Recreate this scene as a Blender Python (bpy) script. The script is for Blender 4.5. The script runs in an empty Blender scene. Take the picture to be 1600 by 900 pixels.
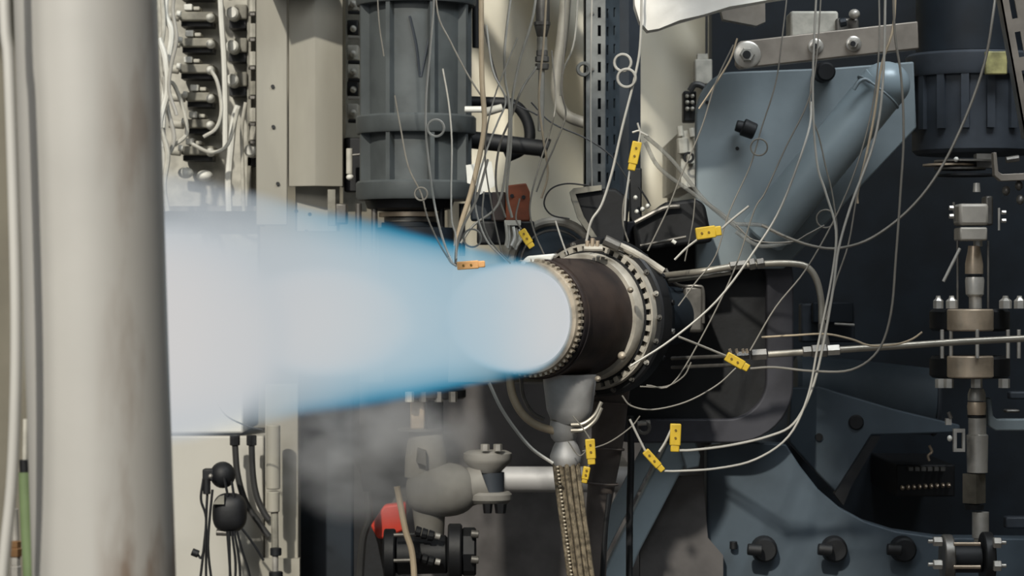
import bpy, bmesh, math, random
from mathutils import Vector, Matrix, Quaternion
random.seed(7)
D = bpy.data; SC = bpy.context.scene; COL = SC.collection
sin, cos, pi = math.sin, math.cos, math.pi

# ------------------------------------------------------------------ camera
CZ = 1.2                                   # camera height, metres; camera looks along +Y from y=-4
cam = D.cameras.new('camera'); camo = D.objects.new('camera', cam); COL.objects.link(camo)
camo.location = (0, -4, CZ); camo.rotation_euler = (pi/2, 0, 0)
cam.sensor_width = 36; cam.lens = 90; cam.clip_start = .05; cam.clip_end = 60
cam.dof.use_dof = True; cam.dof.focus_distance = 3.95; cam.dof.aperture_fstop = 9.5
SC.camera = camo

# ------------------------------------------------------------------ world, lights, exposure
w = D.worlds.new('world'); SC.world = w; w.use_nodes = True
bg = w.node_tree.nodes['Background']; bg.inputs[0].default_value = (.80, .90, 1.0, 1); bg.inputs[1].default_value = .24
def area(name, loc, target, size, power, color):
    l = D.lights.new(name, 'AREA'); l.shape = 'RECTANGLE'; l.size, l.size_y = size; l.energy = power; l.color = color
    o = D.objects.new(name, l); COL.objects.link(o); o.location = loc
    o.rotation_euler = (Vector(target)-Vector(loc)).to_track_quat('-Z', 'Y').to_euler(); return o
area('added_area_light', (-1.3, -3.3, 2.9), (-.1, .6, 1.2), (1.0, 1.0), 36, (1, .97, .92))  # unseen key light added at the front left, no fixture modelled
area('added_area_light', (1.0, -.6, 3.1), (.7, .6, 1.0), (1.2, .6), 34, (.90, .96, 1))  # unseen fill light added to lift the right side
sun = D.lights.new('sun', 'SUN'); sun.energy = 2.7; sun.angle = math.radians(1.6); sun.color = (1, .95, .84)
so = D.objects.new('sun', sun); COL.objects.link(so)
so.rotation_euler = Vector((.25, .85, -.62)).to_track_quat('-Z', 'Y').to_euler()
SC.view_settings.view_transform = 'Standard'; SC.view_settings.look = 'None'
SC.view_settings.exposure = 0.0; SC.view_settings.gamma = 1.0; SC.view_settings.use_curve_mapping = False

# ------------------------------------------------------------------ helpers
def S(y): return (4+y)/4000.0              # metres per photo pixel at depth y
def W(u, v, y): s = S(y); return Vector(((u-800)*s, y, CZ+(450-v)*s))
def lin(c):
    c = c/255.0
    return c/12.92 if c <= .04045 else ((c+.055)/1.055)**2.4
MATS = {}
def M(name, rgb=None, rough=.55, metal=0, var=.12, scale=30, bump=.15, emit=None, rgb2=None, stretch=None, bscale=None):
    if name in MATS: return MATS[name]
    m = D.materials.new(name); m.use_nodes = True; nt = m.node_tree; N = nt.nodes; L = nt.links
    b = N['Principled BSDF']; c = [lin(x) for x in rgb]
    b.inputs['Roughness'].default_value = rough; b.inputs['Metallic'].default_value = metal
    tc = N.new('ShaderNodeTexCoord'); mp = N.new('ShaderNodeMapping'); L.new(tc.outputs['Object'], mp.inputs[0])
    if stretch: mp.inputs['Scale'].default_value = stretch
    nz = N.new('ShaderNodeTexNoise'); nz.inputs['Scale'].default_value = scale; nz.inputs['Detail'].default_value = 5
    L.new(mp.outputs[0], nz.inputs['Vector'])
    rp = N.new('ShaderNodeValToRGB'); e = rp.color_ramp.elements
    c2 = [lin(x) for x in rgb2] if rgb2 else [x*(1-2.2*var) for x in c]
    e[0].position = .36; e[0].color = (*[max(x, 0) for x in c2], 1); e[1].position = .60; e[1].color = (*[min(1, x*(1+var)) for x in c], 1)
    L.new(nz.outputs[0], rp.inputs[0]); L.new(rp.outputs[0], b.inputs['Base Color'])
    if bump:
        n2 = N.new('ShaderNodeTexNoise'); n2.inputs['Scale'].default_value = bscale or scale*5; n2.inputs['Detail'].default_value = 3
        L.new(mp.outputs[0], n2.inputs['Vector'])
        bp = N.new('ShaderNodeBump'); bp.inputs['Strength'].default_value = bump; bp.inputs['Distance'].default_value = .002
        L.new(n2.outputs[0], bp.inputs['Height']); L.new(bp.outputs[0], b.inputs['Normal'])
    if emit: b.inputs['Emission Color'].default_value = (*[lin(x) for x in emit[0]], 1); b.inputs['Emission Strength'].default_value = emit[1]
    MATS[name] = m; return m

class MB:
    def __init__(s): s.v = []; s.f = []
    def add(s, vs, fs):
        o = len(s.v); s.v += [tuple(p) for p in vs]; s.f += [tuple(i+o for i in f) for f in fs]; return s
    def box(s, a, b):                       # world corner to corner
        x0, x1 = sorted((a[0], b[0])); y0, y1 = sorted((a[1], b[1])); z0, z1 = sorted((a[2], b[2]))
        return s.add([(x, y, z) for x in (x0, x1) for y in (y0, y1) for z in (z0, z1)],
                     [(0,1,3,2),(4,6,7,5),(0,4,5,1),(2,3,7,6),(0,2,6,4),(1,5,7,3)])
    def pbox(s, u0, v0, u1, v1, y, th):     # rectangle of photo pixels at depth y, th deep
        a = W(u0, v0, y); b = W(u1, v1, y); return s.box(a, (b.x, y+th, b.z))
    def prism(s, pts, y, th):               # polygon of photo pixels at depth y
        P = [W(u, v, y) for u, v in pts]; n = len(P)
        vs = [tuple(p) for p in P]+[(p.x, p.y+th, p.z) for p in P]
        fs = [tuple(range(n)), tuple(range(2*n-1, n-1, -1))]+[(i, i+n, (i+1) % n+n, (i+1) % n) for i in range(n)]
        return s.add(vs, fs)
    def lathe(s, o, ax, prof, n=32, cap=True):
        o = Vector(o); ax = Vector(ax).normalized(); q = ax.to_track_quat('Z', 'Y'); vs = []; fs = []
        for t, r in prof:
            for k in range(n):
                a = 2*pi*k/n; vs.append(o+q @ Vector((r*cos(a), r*sin(a), t)))
        m = len(prof)
        for i in range(m-1):
            for k in range(n):
                k2 = (k+1) % n; fs.append((i*n+k, i*n+k2, (i+1)*n+k2, (i+1)*n+k))
        if cap:
            fs.append(tuple(range(n-1, -1, -1))); fs.append(tuple((m-1)*n+k for k in range(n)))
        return s.add(vs, fs)
    def cyl(s, a, b, r, r2=None, n=16):
        a = Vector(a); b = Vector(b); r2 = r if r2 is None else r2; l = (b-a).length; c = min(r, r2, l)*.12
        return s.lathe(a, b-a, [(0, r-c), (c, r), (l-c, r2), (l, r2-c)], n)
    def pcyl(s, u0, v0, u1, v1, y, rpx, r2=None, n=16, y2=None):
        y2 = y if y2 is None else y2
        return s.cyl(W(u0, v0, y), W(u1, v1, y2), rpx*S(y), (r2 if r2 is not None else rpx)*S(y2), n)
    def vlathe(s, u, y, prof, n=40, cap=True):   # vertical axis; profile of (v, radius px), top to bottom
        p0 = W(u, prof[0][0], y); return s.lathe(p0, (0, 0, -1), [((v-prof[0][0])*S(y), r*S(y)) for v, r in prof], n, cap)
    def tube(s, P, r, n=8, smooth=5):
        P = [Vector(p) for p in P]
        if smooth and len(P) > 2:
            Q = []; E = [2*P[0]-P[1]]+P+[2*P[-1]-P[-2]]
            for i in range(1, len(E)-2):
                for k in range(smooth):
                    t = k/smooth; a, b, c, d = E[i-1:i+3]
                    Q.append(.5*((2*b)+(c-a)*t+(2*a-5*b+4*c-d)*t*t+(3*b-a-3*c+d)*t**3))
            Q.append(P[-1]); P = Q
        vs = []; fs = []; m = len(P); prev = None
        for i, p in enumerate(P):
            d = (P[min(i+1, m-1)]-P[max(i-1, 0)]).normalized()
            if prev is None: nrm = d.orthogonal().normalized()
            else: nrm = (prev-d*prev.dot(d)).normalized()
            prev = nrm; bn = d.cross(nrm); rr = r(i/(m-1)) if callable(r) else r
            for k in range(n): a = 2*pi*k/n; vs.append(p+rr*(nrm*cos(a)+bn*sin(a)))
        for i in range(m-1):
            for k in range(n): k2 = (k+1) % n; fs.append((i*n+k, i*n+k2, (i+1)*n+k2, (i+1)*n+k))
        fs.append(tuple(range(n-1, -1, -1))); fs.append(tuple((m-1)*n+k for k in range(n)))
        return s.add(vs, fs)
    def ptube(s, pts, y, rpx, n=8, smooth=5):    # pts (u,v) or (u,v,y)
        return s.tube([W(p[0], p[1], p[2] if len(p) > 2 else y) for p in pts], rpx*S(y), n, smooth)
    def torus(s, c, ax, R, r, n=24, m=6, a0=0, a1=2*pi):
        c = Vector(c); q = Vector(ax).normalized().to_track_quat('Z', 'Y'); vs = []; fs = []
        full = abs(a1-a0-2*pi) < 1e-6; k1 = n if full else n+1
        for i in range(k1):
            a = a0+(a1-a0)*i/n
            for j in range(m):
                b = 2*pi*j/m; vs.append(c+q @ Vector(((R+r*cos(b))*cos(a), (R+r*cos(b))*sin(a), r*sin(b))))
        for i in range(n):
            i2 = (i+1) % k1
            for j in range(m): j2 = (j+1) % m; fs.append((i*m+j, i2*m+j, i2*m+j2, i*m+j2))
        return s.add(vs, fs)
    def ell(s, c, rx, ry, rz, n=16, m=10, pw=1.0):
        vs = []; fs = []; c = Vector(c)
        sg = lambda x: math.copysign(abs(x)**pw, x)
        for i in range(m+1):
            a = pi*i/m
            for k in range(n):
                b = 2*pi*k/n; vs.append((c.x+rx*sg(sin(a))*sg(cos(b)), c.y+ry*sg(sin(a))*sg(sin(b)), c.z+rz*sg(cos(a))))
        for i in range(m):
            for k in range(n): k2 = (k+1) % n; fs.append((i*n+k, (i+1)*n+k, (i+1)*n+k2, i*n+k2))
        return s.add(vs, fs)
    def plate(s, o, ux, uy, nz, w, h, holes, th):   # rectangular plate with rectangular holes (x0,y0,x1,y1), thickness along nz
        xs = sorted({0, w, *[a for H in holes for a in (H[0], H[2])]}); ys = sorted({0, h, *[a for H in holes for a in (H[1], H[3])]})
        o, ux, uy, nz = map(Vector, (o, ux, uy, nz))
        def hole(cx, cy): return any(H[0] < cx < H[2] and H[1] < cy < H[3] for H in holes)
        solid = {(i, j): not hole((xs[i]+xs[i+1])/2, (ys[j]+ys[j+1])/2) for i in range(len(xs)-1) for j in range(len(ys)-1)}
        idx = {}
        def vi(i, j, k):
            if (i, j, k) not in idx: idx[(i, j, k)] = len(vs); vs.append(o+ux*xs[i]+uy*ys[j]+nz*(th*k))
            return idx[(i, j, k)]
        vs = []; fs = []
        for (i, j), ok in solid.items():
            if not ok: continue
            fs.append((vi(i,j,0), vi(i+1,j,0), vi(i+1,j+1,0), vi(i,j+1,0))); fs.append((vi(i,j,1), vi(i,j+1,1), vi(i+1,j+1,1), vi(i+1,j,1)))
            for (di, dj, a, b) in ((-1,0,(i,j),(i,j+1)), (1,0,(i+1,j),(i+1,j+1)), (0,-1,(i,j),(i+1,j)), (0,1,(i,j+1),(i+1,j+1))):
                if not solid.get((i+di, j+dj), False): fs.append((vi(*a,0), vi(*b,0), vi(*b,1), vi(*a,1)))
        return s.add(vs, fs)
    def mesh(s, name, mat, sharp=.6):
        me = D.meshes.new(name); me.from_pydata(s.v, [], s.f); me.validate()
        bm = bmesh.new(); bm.from_mesh(me); bmesh.ops.recalc_face_normals(bm, faces=bm.faces); bm.to_mesh(me); bm.free()
        me.polygons.foreach_set('use_smooth', [True]*len(me.polygons)); me.set_sharp_from_angle(angle=sharp)
        me.materials.append(mat); return me
    def build(s, name, mat, parent=None, label=None, bevel=0):
        o = D.objects.new(name, s.mesh(name, mat)); COL.objects.link(o)
        if parent: o.parent = parent
        if label: o['label'] = label
        if bevel:
            b = o.modifiers.new('bevel', 'BEVEL'); b.width = bevel; b.segments = 2; b.limit_method = 'ANGLE'; b.angle_limit = .6
        return o
def thing(name, label, cat, group=None):
    o = D.objects.new(name, None); COL.objects.link(o); o['label'] = label; o['category'] = cat; o.empty_display_size = .05
    if group: o['group'] = group
    return o
def tag(o, label, cat, group=None):
    o['label'] = label; o['category'] = cat
    if group: o['group'] = group
    return o
def struct(o): o['kind'] = 'structure'; return o
_bolts = {}
def bolt(parent, p, ax, r, h, mat, name='bolt', hexa=True, shank=0):
    """hex head (with washer) standing along ax from p"""
    key = (round(r, 5), round(h, 5), mat.name, hexa, shank)
    if key not in _bolts:
        b = MB(); b.lathe((0,0,0), (0,0,1), [(0, r*1.35), (h*.18, r*1.35)], 16)
        b.lathe((0,0,h*.18), (0,0,1), [(0, r), (h*.7, r), (h*.82, r*.85)], 6 if hexa else 16)
        if shank: b.lathe((0,0,h*.9), (0,0,1), [(0, r*.5), (shank, r*.5)], 10)
        _bolts[key] = b.mesh('bolt', mat, .5)
    o = D.objects.new(name, _bolts[key]); COL.objects.link(o); o.parent = parent
    o.location = p; o.rotation_mode = 'QUATERNION'; o.rotation_quaternion = Vector(ax).to_track_quat('Z', 'Y'); return o
def finish():
    """put every top-level origin at the base of its thing"""
    bpy.context.view_layer.update()
    for o in list(COL.objects):
        if o.parent or o.type not in ('EMPTY', 'MESH') or o.get('fixed'): continue
        if o.type == 'MESH':
            vs = o.data.vertices; lo = Vector([min(v.co[i] for v in vs) for i in range(3)]); hi = Vector([max(v.co[i] for v in vs) for i in range(3)])
            c = Vector(((lo.x+hi.x)/2, (lo.y+hi.y)/2, lo.z)); o.data.transform(Matrix.Translation(-c)); o.location = c
            for ch in o.children: ch.location = ch.location-c
        elif o.children:
            pts = []
            for ch in o.children:
                if ch.type == 'MESH': pts += [ch.matrix_world @ Vector(b) for b in ch.bound_box]
            lo = Vector([min(p[i] for p in pts) for i in range(3)]); hi = Vector([max(p[i] for p in pts) for i in range(3)])
            c = Vector(((lo.x+hi.x)/2, (lo.y+hi.y)/2, lo.z)); o.location = c
            for ch in o.children: ch.location = ch.location-c

# ------------------------------------------------------------------ materials
cream   = M('cream_plaster', (205,198,182), .8, 0, .05, 6, .1)
concrete= M('concrete', (86,83,82), .9, 0, .18, 9, .3)
tarp_m  = M('cream_tarpaulin', (232,226,208), .75, 0, .03, 5, .12)
pale    = M('pale_satin_paint', (200,198,192), .38, .1, .03, 4, .05)
beige   = M('beige_paint', (160,156,144), .55, 0, .06, 12, .08, stretch=(1,1,.25))
white   = M('white_plastic', (225,224,216), .5, 0, .04, 25, .05)
offwhite= M('offwhite_plastic', (186,183,172), .6, 0, .10, 40, .1)
putty   = M('putty_plastic', (140,137,126), .6, 0, .15, 30, .1)
darkgap = M('black_plastic', (22,23,26), .55, 0, .15, 30, .1)
black   = M('black_rubber', (15,17,21), .6, 0, .2, 30, .1)
navy    = M('navy_black_steel', (25,34,43), .6, .1, .2, 10, .1)
slate   = M('slate_painted_casting', (82,87,88), .55, .1, .10, 14, .15)
slateD  = M('dark_slate_casting', (58,64,72), .6, .1, .12, 14, .15)
bluegr  = M('blue_grey_paint', (126,137,142), .55, .1, .08, 9, .12)
bluesh  = M('blue_grey_gloss_paint', (160,176,184), .36, .1, .07, 8, .08)
bluedk  = M('dark_blue_grey_paint', (72,84,94), .6, .1, .10, 9, .12)
steel   = M('brushed_steel', (188,184,176), .36, .45, .10, 30, .08)
steelw  = M('warm_steel', (190,172,150), .38, .45, .12, 24, .08)
steeld  = M('dull_steel', (120,117,112), .45, .6, .14, 30, .1)
tubem   = M('stainless_tube', (160,154,142), .38, .5, .06, 30, .02)
barm    = M('grey_beige_bar', (150,142,132), .5, .35, .10, 20, .1)
sheath  = M('heat_tinted_sheath', (62,51,46), .6, .3, .2, 10, .25, rgb2=(32,28,31))
ringm   = M('scorched_ring', (176,164,146), .55, .3, .15, 40, .2)
clampm  = M('tan_flange_ring', (176,170,158), .55, .15, .15, 25, .15)
pipegr  = M('matt_grey_pipe', (182,181,180), .6, .3, .1, 16, .15)
braidm  = M('braided_steel', (140,128,108), .42, .35, .25, 120, .5)
yellow  = M('yellow_plastic', (206,172,50), .45, 0, .06, 40, .05)
orange  = M('pale_orange_plastic', (226,170,110), .5, 0, .05, 40, .05)
rustbr  = M('brown_plastic', (128,66,38), .6, 0, .12, 30, .1)
redm    = M('red_paint', (205,60,40), .5, 0, .06, 20, .05)
green   = M('green_rubber', (112,130,92), .55, 0, .05, 20, .05)
brass   = M('brass', (150,115,80), .35, .7, .1, 30, .05)
wireW   = M('pale_wire', (176,173,165), .45, .1, .04, 30, 0)
wireG   = M('grey_wire', (122,118,110), .5, .1, .06, 30, 0)
wireT   = M('tan_wire', (176,160,136), .5, .1, .06, 30, 0)
wireD   = M('dark_wire', (54,54,54), .5, .1, .06, 30, 0)
hoseg   = M('grey_hose', (150,147,138), .5, .1, .06, 30, .05)
slotm   = M('galvanised_tray', (120,122,120), .5, .4, .12, 30, .1)
slot_shade   = M('galvanised_tray_shaded', (74,84,92), .5, .4, .12, 30, .1)  # same tray metal with the side's shade put into the colour
sheetm  = M('white_insulation', (226,222,214), .8, 0, .04, 14, .5, bscale=25)

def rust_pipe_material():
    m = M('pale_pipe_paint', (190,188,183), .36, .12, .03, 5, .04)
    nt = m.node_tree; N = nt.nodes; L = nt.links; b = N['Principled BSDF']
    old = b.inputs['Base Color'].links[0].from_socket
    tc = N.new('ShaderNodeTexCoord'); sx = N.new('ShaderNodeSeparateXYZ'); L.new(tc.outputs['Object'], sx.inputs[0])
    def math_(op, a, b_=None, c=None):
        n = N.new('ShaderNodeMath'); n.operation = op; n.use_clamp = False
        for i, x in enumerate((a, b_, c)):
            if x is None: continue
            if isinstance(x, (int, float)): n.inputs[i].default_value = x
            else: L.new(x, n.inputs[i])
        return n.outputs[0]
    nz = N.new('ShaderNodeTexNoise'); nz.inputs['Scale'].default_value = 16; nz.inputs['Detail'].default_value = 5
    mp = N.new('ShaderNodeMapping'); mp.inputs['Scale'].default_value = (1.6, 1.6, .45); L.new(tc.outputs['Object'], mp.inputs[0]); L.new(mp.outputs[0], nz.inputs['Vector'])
    # brown run marks on the right-hand side, strongest low on the pipe, fainter brown tint all the way up (object base is the floor)
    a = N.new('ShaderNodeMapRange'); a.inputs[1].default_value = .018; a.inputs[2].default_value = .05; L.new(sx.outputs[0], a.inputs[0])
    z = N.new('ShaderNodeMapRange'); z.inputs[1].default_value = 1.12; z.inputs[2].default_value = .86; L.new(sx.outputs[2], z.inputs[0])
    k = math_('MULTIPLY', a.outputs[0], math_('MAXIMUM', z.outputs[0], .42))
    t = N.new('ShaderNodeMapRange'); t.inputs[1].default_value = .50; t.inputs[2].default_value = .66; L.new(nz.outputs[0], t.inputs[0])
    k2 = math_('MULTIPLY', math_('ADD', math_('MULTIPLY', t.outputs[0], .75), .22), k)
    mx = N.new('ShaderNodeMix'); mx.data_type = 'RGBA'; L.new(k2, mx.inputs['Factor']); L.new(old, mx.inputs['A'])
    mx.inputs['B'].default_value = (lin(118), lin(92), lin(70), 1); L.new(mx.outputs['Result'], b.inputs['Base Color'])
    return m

# ------------------------------------------------------------------ the room
wallm = M('dull_beige_wall', (132,127,114), .85, 0, .06, 5, .1)
struct(MB().box((-4, -7, -.1), (4, 2.5, 0)).build('floor', concrete))
struct(MB().box((-4, 2.4, 0), (4, 2.5, 3.4)).build('wall_back', wallm))
struct(MB().box((-4.1, -7, 0), (-4, 2.5, 3.4)).build('wall_left', wallm))
struct(MB().box((4, -7, 0), (4.1, 2.5, 3.4)).build('wall_right', wallm))
# unseen ceiling, its open bay shaped to admit daylight and shade the right
cl = MB(); cl.box((-4.1, .2, 3.4), (4.1, 2.5, 3.5)); cl.box((-.45, -7, 3.4), (4.1, .2, 3.5)); struct(cl.build('ceiling', wallm))

# unseen bars added above the frame to throw slanting shade on the tarpaulin
rb = thing('roof_occluder', 'added unseen beige bracing overhead, above the top of the photo', 'occluder')
for (u0, v0), (u1, v1), r in (((705,-10),(925,300),19), ((868,20),(935,130),12), ((838,190),(930,330),27), ((920,-60),(1130,230),62)):
    P = []
    for u, v in ((u0-.3*(u1-u0), v0-.3*(v1-v0)), (u1, v1)): P.append(W(u, v, 1.55)+Vector((-.176, -.6, .438)))
    MB().tube(P, r*S(1.55), 10, 0).build('occluder_bar', beige, rb)
MB().box((-1.4, .86, 2.58), (1.6, 1.0, 2.7)).build('occluder_beam', beige, rb)

# ------------------------------------------------------------------ rear surfaces
# draped tarpaulin
def tarp():
    b = MB(); nx, nz = 70, 46; vs = []; fs = []
    for j in range(nz+1):
        for i in range(nx+1):
            u = 700+460*i/nx; v = -60+480*j/nz
            t = (u*.80-v*.52)
            y = 1.55+.045*sin(t*.024+.4)+.022*sin(t*.061+v*.008)+.012*sin(u*.03+v*.02)
            p = W(u, v, 1.55); vs.append((p.x, y, p.z))
    for j in range(nz):
        for i in range(nx): a = j*(nx+1)+i; fs.append((a, a+1, a+nx+2, a+nx+1))
    b.add(vs, fs); o = b.build('tarpaulin', tarp_m); md = o.modifiers.new('solid', 'SOLIDIFY'); md.thickness = .004; return o
tag(tarp(), 'cream tarpaulin with soft diagonal folds hanging behind the wires and slotted tray', 'tarpaulin')
tag(MB().pbox(464, 600, 1108, 1100, 1.45, .12).build('backing_board', concrete), 'murky grey-brown board behind the grey valve and white pipe, low centre', 'board')
tag(MB().pbox(1112, -60, 1700, 1120, 1.30, .08).build('steel_partition', navy), 'large near-black steel panel closing off the right background', 'panel')

# ------------------------------------------------------------------ FLAME
def flame():
    m = D.materials.new('rocket_flame'); m.use_nodes = True; nt = m.node_tree; N = nt.nodes; L = nt.links
    N.remove(N['Principled BSDF']); out = N['Material Output']
    def mth(op, *a, clamp=False):
        n = N.new('ShaderNodeMath'); n.operation = op; n.use_clamp = clamp
        for i, x in enumerate(a):
            if isinstance(x, (int, float)): n.inputs[i].default_value = x
            else: L.new(x, n.inputs[i])
        return n.outputs[0]
    def rng(x, a, b, c=0., d=1., sm=True):
        n = N.new('ShaderNodeMapRange'); n.interpolation_type = 'SMOOTHSTEP' if sm else 'LINEAR'
        for i, k in enumerate((a, b, c, d)): n.inputs[i+1].default_value = k
        L.new(x, n.inputs[0]); return n.outputs[0]
    tc = N.new('ShaderNodeTexCoord'); sp = N.new('ShaderNodeSeparateXYZ'); L.new(tc.outputs['Object'], sp.inputs[0])
    t, y, z0 = sp.outputs; z = mth('MULTIPLY_ADD', t, -.024, z0)
    mp = N.new('ShaderNodeMapping'); mp.inputs['Scale'].default_value = (.35, 1, 1); L.new(tc.outputs['Object'], mp.inputs[0])
    nz = N.new('ShaderNodeTexNoise'); nz.inputs['Scale'].default_value = 9; nz.inputs['Detail'].default_value = 2; L.new(mp.outputs[0], nz.inputs['Vector'])
    r = mth('SQRT', mth('ADD', mth('MULTIPLY', y, y), mth('MULTIPLY', z, z)))
    R = mth('MULTIPLY_ADD', t, .096, .0935)
    q = mth('DIVIDE', r, R); wob = mth('MULTIPLY', mth('SUBTRACT', nz.outputs[0], .5), mth('MULTIPLY_ADD', t, .38, .02)); q = mth('ADD', q, wob)
    def ell(tc_, a, rr, s0, s1, zc=0.):
        dt = mth('DIVIDE', mth('SUBTRACT', t, tc_), a)
        zz = mth('SUBTRACT', z, zc)
        r2 = mth('ADD', mth('MULTIPLY', y, y), mth('MULTIPLY', zz, zz))
        e = mth('SQRT', mth('ADD', mth('MULTIPLY', dt, dt), mth('DIVIDE', r2, rr*rr)))
        return rng(e, s1, s0)
    core = mth('MAXIMUM', ell(.03, .16, .089, .72, 1.03), ell(.525, .18, .072, .45, 1.15, -.012))
    core = mth('MAXIMUM', core, ell(.88, .20, .14, .2, 1.1, -.03))
    body = rng(q, 1.0, .88); start = rng(t, -.01, .05)
    fade = mth('MULTIPLY', rng(t, .40, .80, 1., .45, False), rng(t, .99, .92))
    dens = mth('MULTIPLY', mth('MULTIPLY', body, mth('MULTIPLY_ADD', rng(q, .80, .6), 3., 8.)), fade)
    dens = mth('ADD', mth('MULTIPLY', dens, rng(t, -.02, .30, .45, 1.)), mth('MULTIPLY', core, 110.))
    # colour
    cr = N.new('ShaderNodeValToRGB'); L.new(q, cr.inputs[0]); e = cr.color_ramp.elements
    e[0].position = .0; e[0].color = (.55, .59, .61, 1); e[1].position = 1.0; e[1].color = (.0, .15, .36, 1)
    for p, c in ((.62, (.50, .58, .62)), (.82, (.34, .51, .60)), (.91, (.05, .35, .55))):
        x = e.new(p); x.color = (*c, 1)
    mx = N.new('ShaderNodeMix'); mx.data_type = 'RGBA'; L.new(rng(t, .42, .78), mx.inputs['Factor']); L.new(cr.outputs[0], mx.inputs['A'])
    mx.inputs['B'].default_value = (.50, .54, .57, 1)
    m2 = N.new('ShaderNodeMix'); m2.data_type = 'RGBA'; L.new(mth('MULTIPLY', core, 2.2, clamp=True), m2.inputs['Factor']); L.new(mx.outputs['Result'], m2.inputs['A'])
    m2.inputs['B'].default_value = (.68, .645, .62, 1)
    em = N.new('ShaderNodeEmission'); L.new(m2.outputs['Result'], em.inputs[0]); L.new(dens, em.inputs[1])
    ab = N.new('ShaderNodeVolumeAbsorption'); ab.inputs[0].default_value = (0, 0, 0, 1); L.new(dens, ab.inputs[1])
    ad = N.new('ShaderNodeAddShader'); L.new(em.outputs[0], ad.inputs[0]); L.new(ab.outputs[0], ad.inputs[1])
    L.new(ad.outputs[0], out.inputs['Volume'])
    try: m.cycles.volume_step_rate = .15
    except Exception: pass
    b = MB(); b.lathe((0,0,0), (1,0,0), [(-.012, .05), (-.01, .073)]+[(.0+.0*k, .074) for k in range(1)]+[(.03, .102)]+[(.1*k, .103+.0115*k) for k in range(1, 11)], 48)
    return b, m
TH = math.radians(33); AX = Vector((sin(TH), cos(TH), 0))     # engine axis, pointing to its rear
E0 = W(828, 497, 0)
fb, fm = flame(); fo = fb.build('exhaust_flame', fm); fo['fixed'] = 1
fo.location = E0; fo.rotation_euler = (0, 0, math.atan2(-AX.y, -AX.x))
tag(fo, 'roaring blue and white flame jet leaving the engine nozzle towards the pale pipe', 'flame')
fl = D.lights.new('flame_light', 'POINT'); fl.energy = 5; fl.color = (.88, .94, 1); fl.shadow_soft_size = .05
flo = D.objects.new('flame_light', fl); COL.objects.link(flo); flo.location = E0-AX*.12

# smoke
def smoke():
    m = D.materials.new('grey_smoke'); m.use_nodes = True; nt = m.node_tree; N = nt.nodes; L = nt.links
    N.remove(N['Principled BSDF']); out = N['Material Output']
    tc = N.new('ShaderNodeTexCoord'); ln = N.new('ShaderNodeVectorMath'); ln.operation = 'LENGTH'
    L.new(tc.outputs['Object'], ln.inputs[0])
    nz = N.new('ShaderNodeTexNoise'); nz.inputs['Scale'].default_value = 2.2; nz.inputs['Detail'].default_value = 2; L.new(tc.outputs['Object'], nz.inputs['Vector'])
    a = N.new('ShaderNodeMapRange'); a.inputs[1].default_value = 1.0; a.inputs[2].default_value = .25; L.new(ln.outputs['Value'], a.inputs[0])
    b = N.new('ShaderNodeMapRange'); b.inputs[1].default_value = .38; b.inputs[2].default_value = .66; L.new(nz.outputs[0], b.inputs[0])
    k = N.new('ShaderNodeMath'); k.operation = 'MULTIPLY'; L.new(a.outputs[0], k.inputs[0]); L.new(b.outputs[0], k.inputs[1])
    k2 = N.new('ShaderNodeMath'); k2.operation = 'MULTIPLY'; L.new(k.outputs[0], k2.inputs[0]); k2.inputs[1].default_value = 21
    sc = N.new('ShaderNodeVolumeScatter'); sc.inputs[0].default_value = (.62, .63, .66, 1); L.new(k2.outputs[0], sc.inputs[1])
    L.new(sc.outputs[0], out.inputs['Volume'])
    o = MB().ell((0,0,0), 1, 1, 1, 24, 14).build('smoke', m); o['fixed'] = 1
    p = W(585, 700, .35); o.location = p; o.scale = (195*S(.35), .16, 130*S(.35)); o['kind'] = 'stuff'
    tag(o, 'grey smoke drifting below the flame in front of the grey valve', 'smoke')
smoke()

# ------------------------------------------------------------------ LEFT FOREGROUND
def at_line(u0, v0, u1, v1, v): return u0+(u1-u0)*(v-v0)/(v1-v0)
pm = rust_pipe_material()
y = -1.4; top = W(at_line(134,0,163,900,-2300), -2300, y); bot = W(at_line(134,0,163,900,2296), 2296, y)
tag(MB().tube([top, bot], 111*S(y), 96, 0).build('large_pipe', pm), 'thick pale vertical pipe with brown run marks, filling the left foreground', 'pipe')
tag(MB().ptube([(2,-900),(6,-60),(14,100),(21,300),(25,480),(24,620),(18,760),(2,930),(-20,1300)], -1.5, 9, 12).build('slim_conduit', pale), 'slim pale conduit bowing past the far left edge of the photo', 'conduit')
gh = thing('green_hose', 'green hose with black cap tucked left of the thick pale pipe', 'hose')
MB().ptube([(39,738),(42,820),(48,960),(60,1500)], -1.2, 10, 14).build('hose', green, gh)
MB().pcyl(38,718,39,742,-1.2,8).build('cap', black, gh, 'black cap'); MB().pcyl(40,655,39,720,-1.2,4).build('tip', offwhite, gh, 'pale tip')
cf = thing('hose_coupling', 'steel and brass hose coupling beside the green hose, bottom left corner', 'coupling')
MB().pcyl(22,795,24,845,-1.1,6).build('steel_sleeve', steel, cf)
for v0, v1, r, mt in ((845,856,9,brass),(856,870,10,brass),(870,884,8,steel),(884,960,9,steel)): MB().pcyl(24,v0,24,v1,-1.1,r,n=6).build('nut', mt, cf)

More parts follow.
